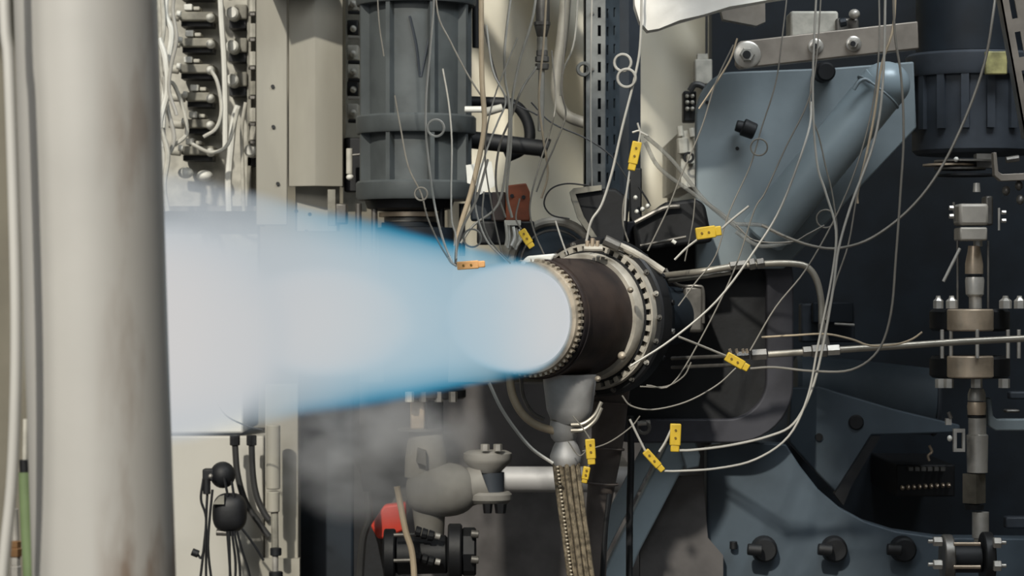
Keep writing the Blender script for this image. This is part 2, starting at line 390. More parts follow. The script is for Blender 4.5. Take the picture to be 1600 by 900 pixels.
# ------------------------------------------------------------------ TERMINAL RACK behind the pale pipe
y = 1.0
rk = thing('instrument_rack', 'pale backing panel of the instrument rack between thick pipe and beige column', 'panel')
MB().pbox(228, -40, 404, 438, y+.06, .03).build('backing', offwhite, rk, bevel=.003)
MB().pbox(236, 322, 404, 330, y, .07).build('lower_rail', steeld, rk)
MB().pbox(386, -40, 392, 322, y, .05).build('upright_rail', putty, rk)
rownames = ['topmost', 'second from top', 'third from top', 'fourth from top', 'fifth from top', 'sixth from top', 'lowest']
for i, v in enumerate((-8, 34, 75, 116, 160, 202, 244)):
    g = thing('terminal_module', f'pale terminal block module with built-in black underside, {rownames[i]} in left rack column', 'terminal module', 'left rack column modules')
    dx = (0, 0, 2, 0, 10, 8, 3)[i]; rr = random.Random(i)
    MB().pbox(280+dx, v-16, 333, v-2, y-.02, .078).build('block', putty, g, bevel=.003)
    MB().pbox(283+dx, v-1, 332, v+7, y, .055).build('shadow', darkgap, g, 'black recess')  # solid black bar stands in for the shadow under the block
    MB().pcyl(264, v-9, 280+dx, v-7, y-.03, 7).build('gland', offwhite, g)
    MB().pcyl(276+dx, v-13, 283+dx, v-12, y-.05, 5).build('knob', white, g)
    MB().ell(W(329, v-6, y-.03), 7*S(y), .02, 7*S(y)).build('knob', white, g)
    MB().pbox(287+dx, v-28, 300+dx, v-18, y-.02, .05).build('tab', white, g, bevel=.002)
    MB().pbox(302+dx, v-24, 312+dx, v-18, y-.02, .05).build('tab', offwhite, g, bevel=.002)
for i, v in enumerate((20, 72, 125, 235)):
    g = thing('round_switch', f'round white switch on grey block, {["topmost","second from top","third from top","lowest"][i]} in right rack column', 'switch', 'right rack column switches')
    u = 362 if i < 3 else 391
    MB().pbox(u+4, v-13, u+24, v+10, y-.01, .07).build('block', putty, g, bevel=.003)
    MB().lathe(W(u, v, y-.05), (0,1,0), [(0,7*S(y)),(.005,10*S(y)),(.05,10*S(y))], 20).build('button', white, g)
    MB().pbox(u-4, v+11, u+22, v+24, y, .06).build('recess', darkgap, g, 'black recess')
for i, v in enumerate((8, 48, 92, 138, 180, 208)):
    g = thing('cable_gland', f'small pale cable gland on rail beside beige column, {["topmost","second down","third down","fourth down","fifth down","lowest"][i]}', 'gland', 'glands on the rack rail')
    MB().pcyl(395, v-11, 395, v+11, y-.05, 6, n=8).build('sleeve', offwhite if i != 3 else putty, g)
    MB().pcyl(395, v+12, 395, v+17, y-.05, 7, n=6).build('nut', steeld, g)
for i, (pts, r, mt, lab) in enumerate((
    ([(343,-40),(346,30),(350,90),(352,160),(352,230)], 4.5, white, 'thick white cable down the middle of the rack'),
    ([(372,165),(365,190),(361,230),(357,280),(358,330)], 5.5, white, 'thick white cable fanning down to the rack lower rail'),
    ([(384,160),(378,200),(379,260),(381,330)], 3, offwhite, 'thin pale cable beside rack upright rail'),
    ([(262,-30),(258,20),(268,50),(262,100),(256,160),(254,220),(258,270)], 5, white, 'white cable snaking down along edge of thick pipe'),
    ([(250,-30),(256,40),(250,90),(256,130),(270,130),(285,165),(292,200),(288,215),(270,228)], 3.5, offwhite, 'pale cable curling below the left rack glands'),
    ([(256,120),(262,170),(272,215),(262,240),(254,200)], 3.5, wireW, 'white cable loop low on the left of the rack'),
    ([(300,225),(330,238),(356,225),(372,170)], 3, offwhite, 'pale cable sagging across lower rack modules'),
    ([(248,60),(258,90),(262,140),(250,190),(252,230)], 5, white, 'white cable lying against the thick pipe at rack mid height'),
    ([(276,-30),(270,15),(276,60),(268,100),(264,140),(276,180)], 3, wireW, 'thin white cable weaving past the left rack glands'),
    ([(250,200),(262,240),(256,290),(262,330)], 4.5, offwhite, 'pale cable dropping to the lower rail beside the thick pipe'),
    ([(330,110),(340,130),(346,170),(338,200),(318,214)], 3, offwhite, 'pale cable looping off the rack middle modules'),
    ([(360,0),(358,-30)], 3, black, 'short black cable at the rack top'))):
    tag(MB().ptube(pts, y-.09-.012*i, r, 8).build('rack_cable', mt), lab, 'cable', 'rack cables')
g = thing('white_plug', 'blurred pair of white plugs above the rack lower rail', 'plug')
MB().ell(W(290, 270, y-.04), 12*S(y), .02, 9*S(y)).build('plug_body', white, g); MB().ell(W(320, 275, y-.04), 13*S(y), .02, 9*S(y)).build('plug_body', white, g)

# second narrow strip between beige column and dark slate housing
for i, (v, dk) in enumerate(((6,0),(45,1),(84,0),(112,0),(140,1),(176,0),(230,1),(265,1))):
    g = thing('strip_terminal', f'{["pale","dark"][dk]} blurred terminal between beige column and slate housing, {["topmost","second down","third down","fourth down","fifth down","sixth down","seventh down","lowest"][i]}', 'terminal', 'terminals right of the beige column')
    MB().pbox(542, v-14, 560, v+10, 1.1, .05).build('block', (offwhite if not dk else darkgap), g, bevel=.003)
    MB().pcyl(544, v+13, 566, v+14, 1.07, 3).build('clamp', steel if dk else darkgap, g)
    MB().ell(W(552, v, 1.09), 5*S(1.1), .02, 5*S(1.1), 10, 6).build('screw', white, g)
tag(MB().pbox(536, -40, 572, 330, 1.2, .03).build('terminal_backboard', putty), 'narrow grey backboard right of the beige column', 'backboard')

# ------------------------------------------------------------------ WHITE CABINET and what hangs there
y = .95; cabm = M('cabinet_paint', (190,187,178), .6, 0, .02, 8, .03)
cb = thing('white_cabinet', 'white cabinet behind the left end of the flame, lower panel greyer', 'cabinet')
MB().pbox(232, 440, 380, 677, y, .3).build('upper_panel', white, cb, bevel=.004)
MB().pbox(232, 681, 412, 1100, y+.005, .3).build('lower_panel', cabm, cb, bevel=.004)
for i, (u, pts) in enumerate(((367, [(367,690),(371,740),(384,785),(408,822),(420,838)]), (393, [(393,690),(395,740),(401,775),(412,800),(420,812)]))):
    g = thing('black_conduit', f'{"left" if i==0 else "right"} black flexible conduit curving down the white cabinet front', 'conduit', 'conduits on the cabinet')
    MB().ptube(pts, y-.06, 5, 10).build('hose', wireD, g); MB().pcyl(u,680,u,696,y-.06,8,n=8).build('collar', black, g)
y = .8
g = thing('sensor_pod', 'black oval pod with ball head and trailing cables on the white cabinet', 'sensor pod')
MB().ell(W(359, 801, y), 27*S(y), .03, 31*S(y), 24, 14, .75).build('pod_body', darkgap, g)
MB().ell(W(348, 742, y+.01), 20*S(y), .025, 21*S(y), 20, 12).build('ball_head', black, g)
MB().pbox(316,733,334,752,y-.01,.03).build('bracket', black, g, bevel=.003)
MB().pcyl(323,748,323,772,y-.02,6).build('clamp', darkgap, g)
MB().ell(W(329,744,y-.03), 3.5*S(y), .006, 3.5*S(y)).build('shiny_screw', steel, g, 'shiny screw')
MB().prism([(332,788),(342,776),(350,774),(350,788)], y-.035, .01).build('grey_flap', putty, g, 'grey flap')
MB().pcyl(338,832,366,833,y-.01,5).build('grip', steeld, g)
for pts in ([(318,748),(314,780),(322,810),(318,860),(310,930)], [(324,770),(322,820),(322,930)], [(332,765),(326,830),(326,870),(334,930)],
            [(350,745),(356,775)], [(362,752),(366,778)], [(355,830),(358,870),(362,930)], [(362,830),(368,880),(366,930)], [(370,830),(378,860),(390,900),(392,940)],
            [(378,826),(396,850),(412,876)], [(366,830),(374,880),(376,940)], [(358,830),(360,930)]):
    MB().ptube(pts, y-.02, 2.2, 6).build('cable', black, g)
g2 = thing('black_plug', 'small black plug dangling beside the sensor pod cables', 'plug')
MB().pcyl(300,862,310,866,y-.02,6).build('plug_body', black, g2); MB().ptube([(308,865),(314,872),(318,862)], y-.02, 2).build('lead', black, g2)

# ------------------------------------------------------------------ BEIGE COLUMN
y = .8
bc = thing('beige_column', 'beige folded-steel column at upper left with small dark screw holes', 'column')
def vprism(poly, v0, v1):      # polygon in plan [(u,y)], from v0 to v1 at depth .8
    b = MB(); s = S(.8); P = [((u-800)*s, yy) for u, yy in poly]; n = len(P); z0 = CZ+(450-v0)*s; z1 = CZ+(450-v1)*s
    vs = [(a, c, z0) for a, c in P]+[(a, c, z1) for a, c in P]
    return b.add(vs, [tuple(range(n)), tuple(range(2*n-1, n-1, -1))]+[(i, i+n, (i+1) % n+n, (i+1) % n) for i in range(n)])
vprism([(400,.8),(449,.8),(449,.806),(406,.806),(406,.9),(400,.9)], -1200, 352).build('flange_plate', beige, bc, bevel=.002)
vprism([(450,.81),(491,.79),(494,.79),(535,.81),(535,.9),(531,.9),(531,.815),(493,.796),(450,.816)], -1200, 291).build('folded_web', beige, bc, bevel=.001)
vprism([(458,.85),(527,.85),(527,.87),(458,.87)], 280, 360).build('foot_plate', beige, bc)
for u, v in ((426,135),(427,198),(434,287),(463,330),(484,335)):
    MB().lathe(W(u, v, .796), (0,1,0), [(0,3*S(.8)),(.003,3*S(.8)),(.006,2*S(.8))], 10).build('screw', darkgap, bc)
tag(MB().box((W(412,0,.72).x, .66, W(0,-62,.7).z), (W(505,0,.72).x, .78, W(0,-30,.7).z)).build('overhead_shade_box', beige), 'beige box added out of view to cast shade on the column top', 'box')  # unseen box, placed to drop a shadow across the column top
lp = thing('lower_post', 'grey-beige lower post rising behind the flame beside the white cabinet', 'post')
MB().pbox(414, 600, 466, 1100, .9, .06).build('post', beige, lp, bevel=.003)
MB().pbox(405, 873, 468, 1100, .88, .02).build('gusset', beige, lp)
MB().pcyl(427,664,427,764,.82,11).build('upper_sleeve', beige, lp); MB().pcyl(427,768,427,800,.82,10).build('sleeve', beige, lp); MB().pcyl(429,800,430,862,.82,6,n=10).build('rod', putty, lp)
g = thing('black_fitting', 'black cable fitting with steel ring at foot of lower post', 'fitting')
MB().pcyl(431,856,431,868,.78,9).build('nut', black, g); MB().pcyl(430,868,430,893,.78,5).build('steel_ring', steel, g); MB().pcyl(431,893,432,960,.78,11).build('body', black, g)

# ------------------------------------------------------------------ SLATE HOUSING (actuator)
y = .7
ac = thing('ribbed_housing', 'slate-grey ribbed cylindrical housing with three flanges hanging above the flame', 'housing')
MB().vlathe(650, y, [(-900,74),(-24,74),(-24,92),(-20,94),(6,94),(10,92)]).build('top_flange', slate, ac)
MB().vlathe(650, y, [(10,77),(182,76)]).build('upper_body', slate, ac)
MB().vlathe(650, y, [(182,91),(185,94),(206,94),(210,92)]).build('middle_flange', slate, ac)
MB().vlathe(650, y, [(210,76),(284,75)]).build('lower_body', slate, ac)
MB().vlathe(650, y, [(284,91),(287,94),(308,94),(313,91)]).build('bottom_flange', slate, ac)
for k in range(8):
    a = 2*pi*k/8+.32
    for v0, v1 in ((10,182),(210,284)):
        c = W(650, v0, y); c2 = W(650, v1, y); q = Vector((cos(a), sin(a), 0)); tq = Vector((-sin(a), cos(a), 0)); s = S(y)
        b = MB(); vs = []
        for zz in (c.z, c2.z):
            for (rr, tt) in ((72,-4),(90,-3.5),(90,3.5),(72,4)): p = Vector((c.x, y, zz))+q*rr*s+tq*tt*s; vs.append(p)
        b.add(vs, [(0,1,2,3),(7,6,5,4),(0,4,5,1),(1,5,6,2),(2,6,7,3),(3,7,4,0)]).build('rib', slate, ac)
MB().ptube([(640,25,.607),(650,70,.607),(656,120,.612)], .6, 2, 6).build('wire_clip', slateD, ac); MB().ptube([(676,25,.612),(668,70,.612),(658,120,.612)], .6, 2, 6).build('wire_clip', slateD, ac)
bn = thing('bonnet_stack', 'stack of dark and shiny steel plates under the ribbed housing', 'plate stack')
MB().vlathe(640, y, [(314,70),(326,66),(330,50)]).build('dark_collar', darkgap, bn)
for v, r, mt in ((326,44,steeld),(336,50,steelw),(344,42,steeld),(352,46,navy)): MB().vlathe(642, y, [(v-4,r),(v+3,r)]).build('plate', mt, bn)
MB().vlathe(650, y, [(356,60),(400,58),(600,50)]).build('dark_drum', navy, bn)
for u in (560, 585, 690, 722): MB().pcyl(u,318,u,400,y-.03,5).build('stud', steeld if u < 600 else darkgap, bn)
g = thing('junction_clamp', 'small black clamp with bright screw between beige column and slate housing', 'clamp')
MB().pbox(538,215,572,300,.85,.04).build('clamp_block', black, g, bevel=.003)
MB().pcyl(546,232,546,272,.8,5).build('pale_pin', offwhite, g); MB().ell(W(547,277,.8), 6*S(.8), .01, 5*S(.8)).build('bright_screw', white, g)
MB().pcyl(545,243,575,240,.8,2).build('pin', steeld, g)
g = thing('grey_bracket', 'small grey bracket below the foot of the beige column', 'bracket')
MB().pbox(512,296,524,352,.78,.03).build('upright', putty, g); MB().pbox(524,318,542,350,.76,.04).build('block', steeld, g, bevel=.003)

# ------------------------------------------------------------------ GREY VALVE below the flame
y = .6
valvem = M('cast_valve_grey', (146,143,137), .7, .1, .1, 14, .2)
gv = thing('grey_valve', 'grey cast valve with stem and flanged side port below the flame', 'valve')
MB().vlathe(678, y, [(606,46),(609,50),(620,50),(623,46)]).build('bonnet_flange', darkgap, gv)
for u in (640, 662, 686, 708): MB().vlathe(u, y-.05, [(612,7),(628,7)], 6).build('bolt', steeld if u > 650 else offwhite, gv)
MB().pbox(641,626,664,671,y-.02,.04).build('stem_guide', steelw, gv, 'bright brass-toned guide', bevel=.003)
MB().pbox(666,626,692,672,y-.02,.04).build('stem_block', black, gv, 'black block', bevel=.003)
MB().vlathe(658, y, [(669,36),(673,36)]).build('disc', steeld, gv)
MB().vlathe(666, y, [(673,26),(690,29),(715,33),(745,34)]).build('neck', valvem, gv)
MB().prism([(652,700),(665,704),(666,728),(650,722)], y-.055, .02).build('window_frame', steeld, gv)
MB().ell(W(690, 765, y), 56*S(y), .055, 42*S(y), 28, 16, .8).build('body', valvem, gv)
MB().pcyl(670,790,672,842,y,26,22,24).build('lower_neck', valvem, gv)
MB().tube([W(690,770,y), W(730,762,y), W(758,752,y)], 30*S(y), 24, 3).build('side_port', valvem, gv)
MB().vlathe(762, y, [(704,30),(708,38),(716,38),(722,36),(738,20)]).build('side_flange', valvem, gv)
MB().vlathe(768, y, [(738,20),(768,20)]).build('side_neck', slateD, gv)
MB().vlathe(764, y, [(768,32),(772,36),(780,36),(786,30)]).build('lower_flange', valvem, gv)
for u in (758, 778): MB().vlathe(u, y-.04, [(694,7),(704,7)], 6).build('bolt', steel, gv)
for u, r in ((762,8),(782,10)): MB().vlathe(u, y-.04, [(787,r),(802,r*.8)], 6).build('nut', darkgap, gv)
bk = thing('black_coupling', 'black bolted coupling with shiny bolt ends under the grey valve', 'coupling')
y = .5
MB().pcyl(600,866,618,866,y,40,40,28).build('left_disc', black, bk); MB().pcyl(618,868,700,866,y,30,30,24).build('hub', black, bk)
MB().pcyl(700,862,722,862,y,44,44,28).build('right_disc', darkgap, bk); MB().pcyl(722,862,744,862,y,38,38,8).build('end_nut', black, bk)
for v in (836, 876):
    for u in (654, 664, 674): MB().pcyl(u-5,v-6+(u-654)*.3,u+4,v-4+(u-654)*.3,y-.04,9,8,10).build('bolt', black, bk)
    MB().pcyl(680,v+1,688,v+3,y-.045,5).build('bolt_end', steel, bk, 'shiny bolt end'); MB().pcyl(736,v-2,748,v-1,y-.04,6).build('bolt_end', steeld, bk)
    MB().pcyl(615,v,650,v-1,y-.045,3).build('stud', steeld, bk)
g = thing('red_guard', 'red angular guard beside the black coupling', 'guard')
MB().prism([(579,822),(600,790),(634,786),(634,828),(600,842),(590,842)], .75, .04).build('guard_plate', redm, g, bevel=.004); MB().pbox(604,800,626,826,.79,.66).build('standoff', steeld, g)
tag(MB().pbox(466,560,553,1100,1.05,.2).build('dark_locker', navy, bevel=.006), 'tall navy-black locker right of the lower post', 'locker')
tag(MB().prism([(553,1000),(553,720),(562,740),(572,790),(590,850),(600,900),(600,1000)], .9, .08).build('black_guard', black), 'black curved guard between navy locker and coupling', 'guard')
tag(MB().ptube([(574,768),(576,810),(566,850),(560,960)], .7, 6, 10).build('dark_hose', wireD), 'dark upright hose left of the red guard', 'hose')
tag(MB().ptube([(620,760),(626,790),(634,830),(645,870),(650,960)], .4, 5, 10).build('tan_hose', wireT), 'tan hose running down over the black coupling', 'hose')
g = thing('white_pipe', 'short white horizontal pipe between grey valve and blue-grey strut', 'pipe')
MB().pcyl(770,749,1010,749,.85,20,20,32).build('pipe', pipegr, g); MB().pbox(960,738,990,760,.88,.57).build('wall_support', steeld, g)

# ------------------------------------------------------------------ CABLE TRAY
y = .6; s = S(y)
tr = thing('slotted_tray', 'upright slotted steel cable tray in front of the cream tarpaulin', 'cable tray')
vt, vb = -260, 318; o = W(913, vb, y); H = (vb-vt)*s
pitch = 28.5*s; rows = int(H/pitch)
hf = [(21*s, k*pitch+5*s, 26*s, k*pitch+22*s) for k in range(rows)]
MB().plate(o, (1,0,0), (0,0,1), (0,1,0), 33*s, H, hf, .003).build('front_face', slotm, tr)
o2 = W(946, vb, y); ux = Vector((39*s, .05, 0)); wl = ux.length; ux.normalize()
hs = [(c*wl, k*pitch+(5+3*j)*s, c*wl+5*s, k*pitch+(20+3*j)*s) for j, c in enumerate((.05, .34, .62)) for k in range(rows)]
MB().plate(o2, ux, (0,0,1), Vector((-ux.y, ux.x, 0)), wl, H, hs, .003).build('side_face', slot_shade, tr)
MB().box(W(913, vb, y), (W(913,0,y).x+.003, y+.07, o.z+H)).build('left_lip', slotm, tr)
MB().box((W(930, 0, y).x, y+.03, o.z), (W(984,0,y).x, y+.034, o.z+H)).build('inner_back', navy, tr)
for v in (20, 108, 285): MB().lathe(W(925, v, y-.004), (0,1,0), [(0,3*s),(.005,3*s)], 10).build('rivet', steeld, tr)
MB().torus(W(912,108,y-.01), (0,1,.1), 9*s, 3*s).build('hook', slotm, tr)
tag(MB().pbox(978,-200,1001,330,.75,.03).build('dark_upright', slateD), 'dark narrow upright just right of the slotted tray', 'upright')

# ------------------------------------------------------------------ clutter above the engine
tag(MB().ptube([(885,-200),(884,-20),(878,60),(871,110),(870,150),(885,180),(925,196)], .9, 9, 14).build('grey_hose', hoseg), 'thick grey hose bending behind the slotted tray', 'hose')
cd = thing('conduit_union', 'upright tan conduit with union fitting left of the slotted tray', 'conduit'); y = .45
MB().pcyl(848,-260,848,35,y,11).build('upper_conduit', steeld, cd)
for v0, v1, r0, r1 in ((34,40,13,13),(40,58,12,8),(78,88,9,9),(88,97,11,11),(99,109,11,10)): MB().pcyl(847,v0,847,v1,y,r0,r1,8).build('nut', steeld, cd)
MB().pcyl(847,58,847,80,y,8).build('neck', putty, cd); MB().pcyl(846,109,845,205,y,5).build('lower_conduit', hoseg, cd)
tag(MB().ptube([(752,-260),(752,0),(753,120),(757,190),(750,240),(736,300),(722,345),(712,385)], .3, 4.2, 10).build('tan_rod', wireT), 'thick tan cable running down right of the slate housing', 'cable')
tag(MB().pcyl(742,-200,744,75,.75,6,6,12).build('dark_rod', darkgap), 'short dark rod beside the slate housing top flange', 'rod')
tag(MB().ptube([(700,158),(760,160),(800,163),(818,178),(827,200),(826,222),(812,236),(790,246)], .8, 9, 12).build('black_flex_hose', black), 'black flexible hose curving behind the hanging wires', 'hose')
db = thing('black_bar', 'thick black bar running from slate housing towards the tray', 'bar')
MB().pcyl(700,214,850,232,.75,14,13,20).build('bar', black, db); MB().pcyl(848,230,856,233,.75,16,16,8).build('end_cap', darkgap, db)
tag(MB().prism([(728,258),(768,252),(774,290),(750,304),(744,290),(730,286)], .40, .004).build('paper_tag', white), 'torn white paper tag tied among wires beside slate housing', 'tag')
g = thing('white_coupler', 'pale coupler sticking out from the slate housing right side', 'coupler')
MB().pcyl(726,171,760,171,.6,5).build('sleeve', white, g); MB().pcyl(756,176,785,168,.6,7,6).build('end', offwhite, g)
g = thing('brown_block', 'brown terminal block with two screws above the nozzle', 'terminal block'); y = .35
MB().prism([(790,290),(822,286),(828,300),(828,345),(790,345)], y, .05).build('block', rustbr, g, bevel=.002)
MB().pbox(768,300,790,345,y+.01,.04).build('side_block', sheath, g, bevel=.002)
for u, v in ((800,306),(818,308)): MB().lathe(W(u,v,y-.003), (0,1,0), [(0,3*S(y)),(.006,3.4*S(y))], 10).build('screw', darkgap, g)
g = thing('junction_housing', 'black base under the brown terminal block', 'base')
MB().pbox(745,345,835,382,.42,.06).build('base', black, g, bevel=.004); MB().pbox(735,300,770,345,.45,.05).build('side_block', navy, g, bevel=.004)
g = thing('wire_comb', 'whitish comb of stubby wires left of the small yellow plug', 'wire bundle')
for k in range(7): MB().ptube([(790+4*k,348+2*k),(792+4*k,370),(790+3*k,384+3*(k%3))], .2+.006*(k%3), 2.3, 6).build('wire', white if k % 2 else offwhite, g)
MB().pbox(788,344,814,352,.2,.02).build('clip', offwhite, g)
g = thing('round_duct', 'dark blue round duct with cream rim arching behind the nozzle', 'duct'); y = .45
c = W(866, 412, y)
MB().torus(c, (0,1,0), 66*S(y), 7*S(y), 48, 10).build('rim', clampm, g); MB().lathe(c, (0,1,0), [(0,10*S(y)),(.0,60*S(y)),(.1,62*S(y))], 40).build('drum', bluedk, g)
MB().torus(W(866,412,y-.03), (0,1,0), 52*S(y), 2*S(y), 40, 6).build('band', steeld, g)
g = thing('black_funnel_bracket', 'black tapered bracket at foot of the slotted tray', 'bracket'); y = .35
MB().prism([(893,304),(900,296),(962,294),(984,312),(978,380),(928,380),(905,336)], y, .12).build('shell', black, g, bevel=.005)
MB().prism([(890,300),(896,294),(940,289),(940,297),(899,303),(912,338),(934,372),(926,374),(902,340)], y-.01, .02).build('edge_trim', putty, g, 'grey worn edge')
g = thing('black_hood', 'black angular hood with pale edge right of the tapered bracket', 'hood'); y = .32
MB().prism([(992,352),(1040,316),(1088,310),(1102,320),(1114,378),(998,392)], y, .16).build('shell', black, g, bevel=.006)
MB().ptube([(992,348),(1035,326),(1062,322)], y-.01, 4, 8, 3).build('edge_strip', steeld, g)
MB().pcyl(1000,384,1072,370,y-.03,2.5).build('rod', steeld, g); MB().pcyl(1050,376,1056,380,y-.04,3).build('screw', white, g)
g = thing('cable_anchor', 'dark anchor post with small bright screws behind hanging yellow plug', 'post'); y = .5
MB().pbox(984,262,1003,352,y,.03).build('post', black, g, bevel=.003)
for u, v in ((993,309),(995,331),(1012,322),(1004,327)): MB().ell(W(u,v,y-.03), 3.5*S(y), .008, 4*S(y), 10, 6).build('screw', white, g)
MB().ptube([(998,292),(1010,310),(1016,322)], y-.03, 1.5).build('wire', black, g)

# small boxes left of the blue-grey plate
y = .9
g = thing('beige_box', 'small beige box on the tarpaulin edge left of the metal bar', 'box')
MB().pbox(1086,92,1113,132,y,.05).build('box', offwhite, g, bevel=.003); MB().pbox(1090,84,1106,92,y+.01,.03).build('stub', offwhite, g)
MB().pcyl(1104,20,1104,86,y+.02,2).build('cable', wireD, g)
g = thing('black_connector', 'black multi-pin connector with pale pins below the small beige box', 'connector')
MB().pbox(1068,142,1088,190,y-.02,.05).build('body', black, g, bevel=.003)
for v in (150, 160, 170): 
    for u in (1074, 1082): MB().ell(W(u,v,y-.03), 3.4*S(y), .008, 3.4*S(y), 10, 6).build('pin', offwhite, g)
MB().ptube([(1078,142),(1086,132),(1100,136),(1104,150),(1090,168)], y-.04, 5).build('cable', wireD, g)
g = thing('pale_fittings', 'cluster of pale pipe fittings beside left edge of blue-grey plate', 'fittings'); y = .85
for u, v, r, l in ((1062,205,5,16),(1080,207,5,14),(1066,228,9,24),(1088,224,7,18),(1078,246,6,20),(1092,262,5,16),(1070,290,4,10),(1094,296,5,12)):
    MB().pcyl(u,v-l/2,u+2,v+l/2,y,r,r,8).build('fitting', offwhite if u < 1085 else putty, g)
MB().pbox(1064,204,1092,292,y+.006,.6).build('mounting_block', offwhite, g)
MB().torus(W(1076,246,y-.03), (0,1,0), 7*S(y), 2*S(y)).build('ring', darkgap, g)
g = thing('clear_film', 'twisted strip of cloudy plastic film stretching right from the yellow hanging plug', 'plastic film')
film = M('cloudy_film', (150,150,145), .5, 0, .1, 20, .2); film.node_tree.nodes['Principled BSDF'].inputs['Alpha'].default_value = .45
for a, b_, c_, d_ in (((1008,212),(1050,250),(1104,316),(1160,362)), ((1008,222),(1030,262),(1080,300),(1150,350)), ((1150,350),(1190,352),(1210,362),(1238,376)), ((1150,362),(1180,382),(1205,384),(1236,378))):
    MB().ptube([a,b_,c_,d_], .25, 3.2, 8).build('strand', film, g)

# white insulation at top
def insulation():
    b = MB(); topv = -60; edge = [(992,8),(1000,34),(1012,48),(1030,44),(1062,32),(1100,22),(1140,10),(1190,2),(1245,-8)]
    n = len(edge); vs = []; fs = []; m = 6; rr = random.Random(3)
    for k in range(2):
        for i, (u, v) in enumerate(edge):
            for j in range(m+1):
                f = j/m; p = W(u+rr.uniform(-2,2)*(j > 0), v+(topv-v)*f+(rr.uniform(-3,3) if 0 < j < m else 0), .12); p.y += k*.05+rr.uniform(-.008,.008); vs.append(p)
    o = n*(m+1)
    for i in range(n-1):
        for j in range(m):
            a = i*(m+1)+j; fs.append((a, a+m+1, a+m+2, a+1)); a += o; fs.append((a, a+1, a+m+2, a+m+1))
        a = i*(m+1); fs.append((a, a+o, a+o+m+1, a+m+1)); a += m; fs.append((a, a+m+1, a+o+m+1, a+o))
    for i in (0, n-1):
        for j in range(m): a = i*(m+1)+j; fs.append((a, a+1, a+o+1, a+o))
    return b.add(vs, fs).build('insulation_blanket', sheetm)
tag(insulation(), 'torn white insulation sheet hanging in at the top edge, right of tray', 'insulation')
tag(MB().prism([(1115,-30),(1195,-30),(1196,34),(1182,40),(1130,30)], .3, .03).build('tan_flap', barm), 'tan flap below the white insulation sheet', 'flap')

# ------------------------------------------------------------------ METAL BAR AND BLUE-GREY PLATE
y = .12
br = thing('metal_bar', 'flat grey metal bar with three bolts, tilted across the upper right', 'bar')
MB().prism([(1152,68),(1158,64),(1434,33),(1436,76),(1156,107),(1150,100)], y, .03).build('bar', barm, br, bevel=.002)
def wbolt(u, v, rw, rh):
    w_ = MB().lathe(W(u,v,y-.006), (0,1,0), [(0,(rw-3)*S(y)),(.002,rw*S(y)),(.006,rw*S(y))], 28).build('washer', steel, br)
    MB().lathe(W(u,v,y-.016), (0,1,0), [(0,(rh-2)*S(y)),(.003,rh*S(y)),(.012,rh*S(y))], 6).build('bolt_head', steel, w_)
    MB().lathe(W(u-1,v,y-.019), (0,1,0), [(0,(rh*.5)*S(y)),(.004,rh*.55*S(y))], 16).build('socket', darkgap, w_)
wbolt(1168, 85, 21, 12); wbolt(1275, 72, 12, 8); wbolt(1334, 68, 12, 8)
ub = thing('upper_block', 'cream block standing behind the tilted metal bar', 'block')
MB().pbox(1235,17,1310,62,y+.06,.07).build('block', offwhite, ub, bevel=.004); MB().pbox(1306,28,1342,60,y+.05,.06).build('dark_block', steeld, ub, bevel=.004)
MB().ell(W(1335,22,y+.04), 9*S(y), .01, 8*S(y)).build('bolt_head', steel, ub); MB().pcyl(1312,36,1322,34,y+.03,7,n=8).build('nut', navy, ub)
y = .42
pl = thing('blue_grey_plate', 'blue-grey plate with rounded upper corner below the metal bar', 'plate')
arc = [(1088+55*(1-cos(a)), 180-68*sin(a)) for a in [i*pi/2/8 for i in range(9)]]
MB().prism([(1088,420)]+arc+[(1300,106),(1428,96),(1432,200),(1225,420)], y, .04).build('plate', bluegr, pl, bevel=.003)
MB().pcyl(1150,196,1164,200,y-.02,9,10).build('knob_stem', black, pl); MB().pcyl(1160,198,1180,206,y-.03,14,13,18).build('knob', black, pl, 'black knob')
MB().lathe(W(1291,112,y-.05), (0,1,.05), [(0,12*S(y)),(.004,15*S(y)),(.05,16*S(y))], 24).build('boss', black, pl, 'black boss')
for u, v in ((1152,232),(1105,160)): MB().lathe(W(u,v,y-.002), (0,1,0), [(0,3*S(y)),(.003,3*S(y))], 10).build('rivet', darkgap, pl)
tb = thing('diagonal_strut', 'fat blue-grey round tube slanting down-left from upper right', 'strut'); y = .30
MB().pcyl(1386,128,1190,370,y,38,38,40,y2=.38).build('tube', bluesh, tb)
MB().ell(W(1384,132,y), 38*S(y), 38*S(y), 36*S(y), 28, 16).build('rounded_end', bluesh, tb)
MB().torus(W(1372,144,y), W(1190,370,y)-W(1386,128,y), 39*S(y), 2*S(y), 36, 6).build('weld_bead', bluegr, tb)
MB().ptube([(1334,140),(1342,128),(1352,124),(1360,128)], y-.04, 3).build('clip', bluegr, tb)

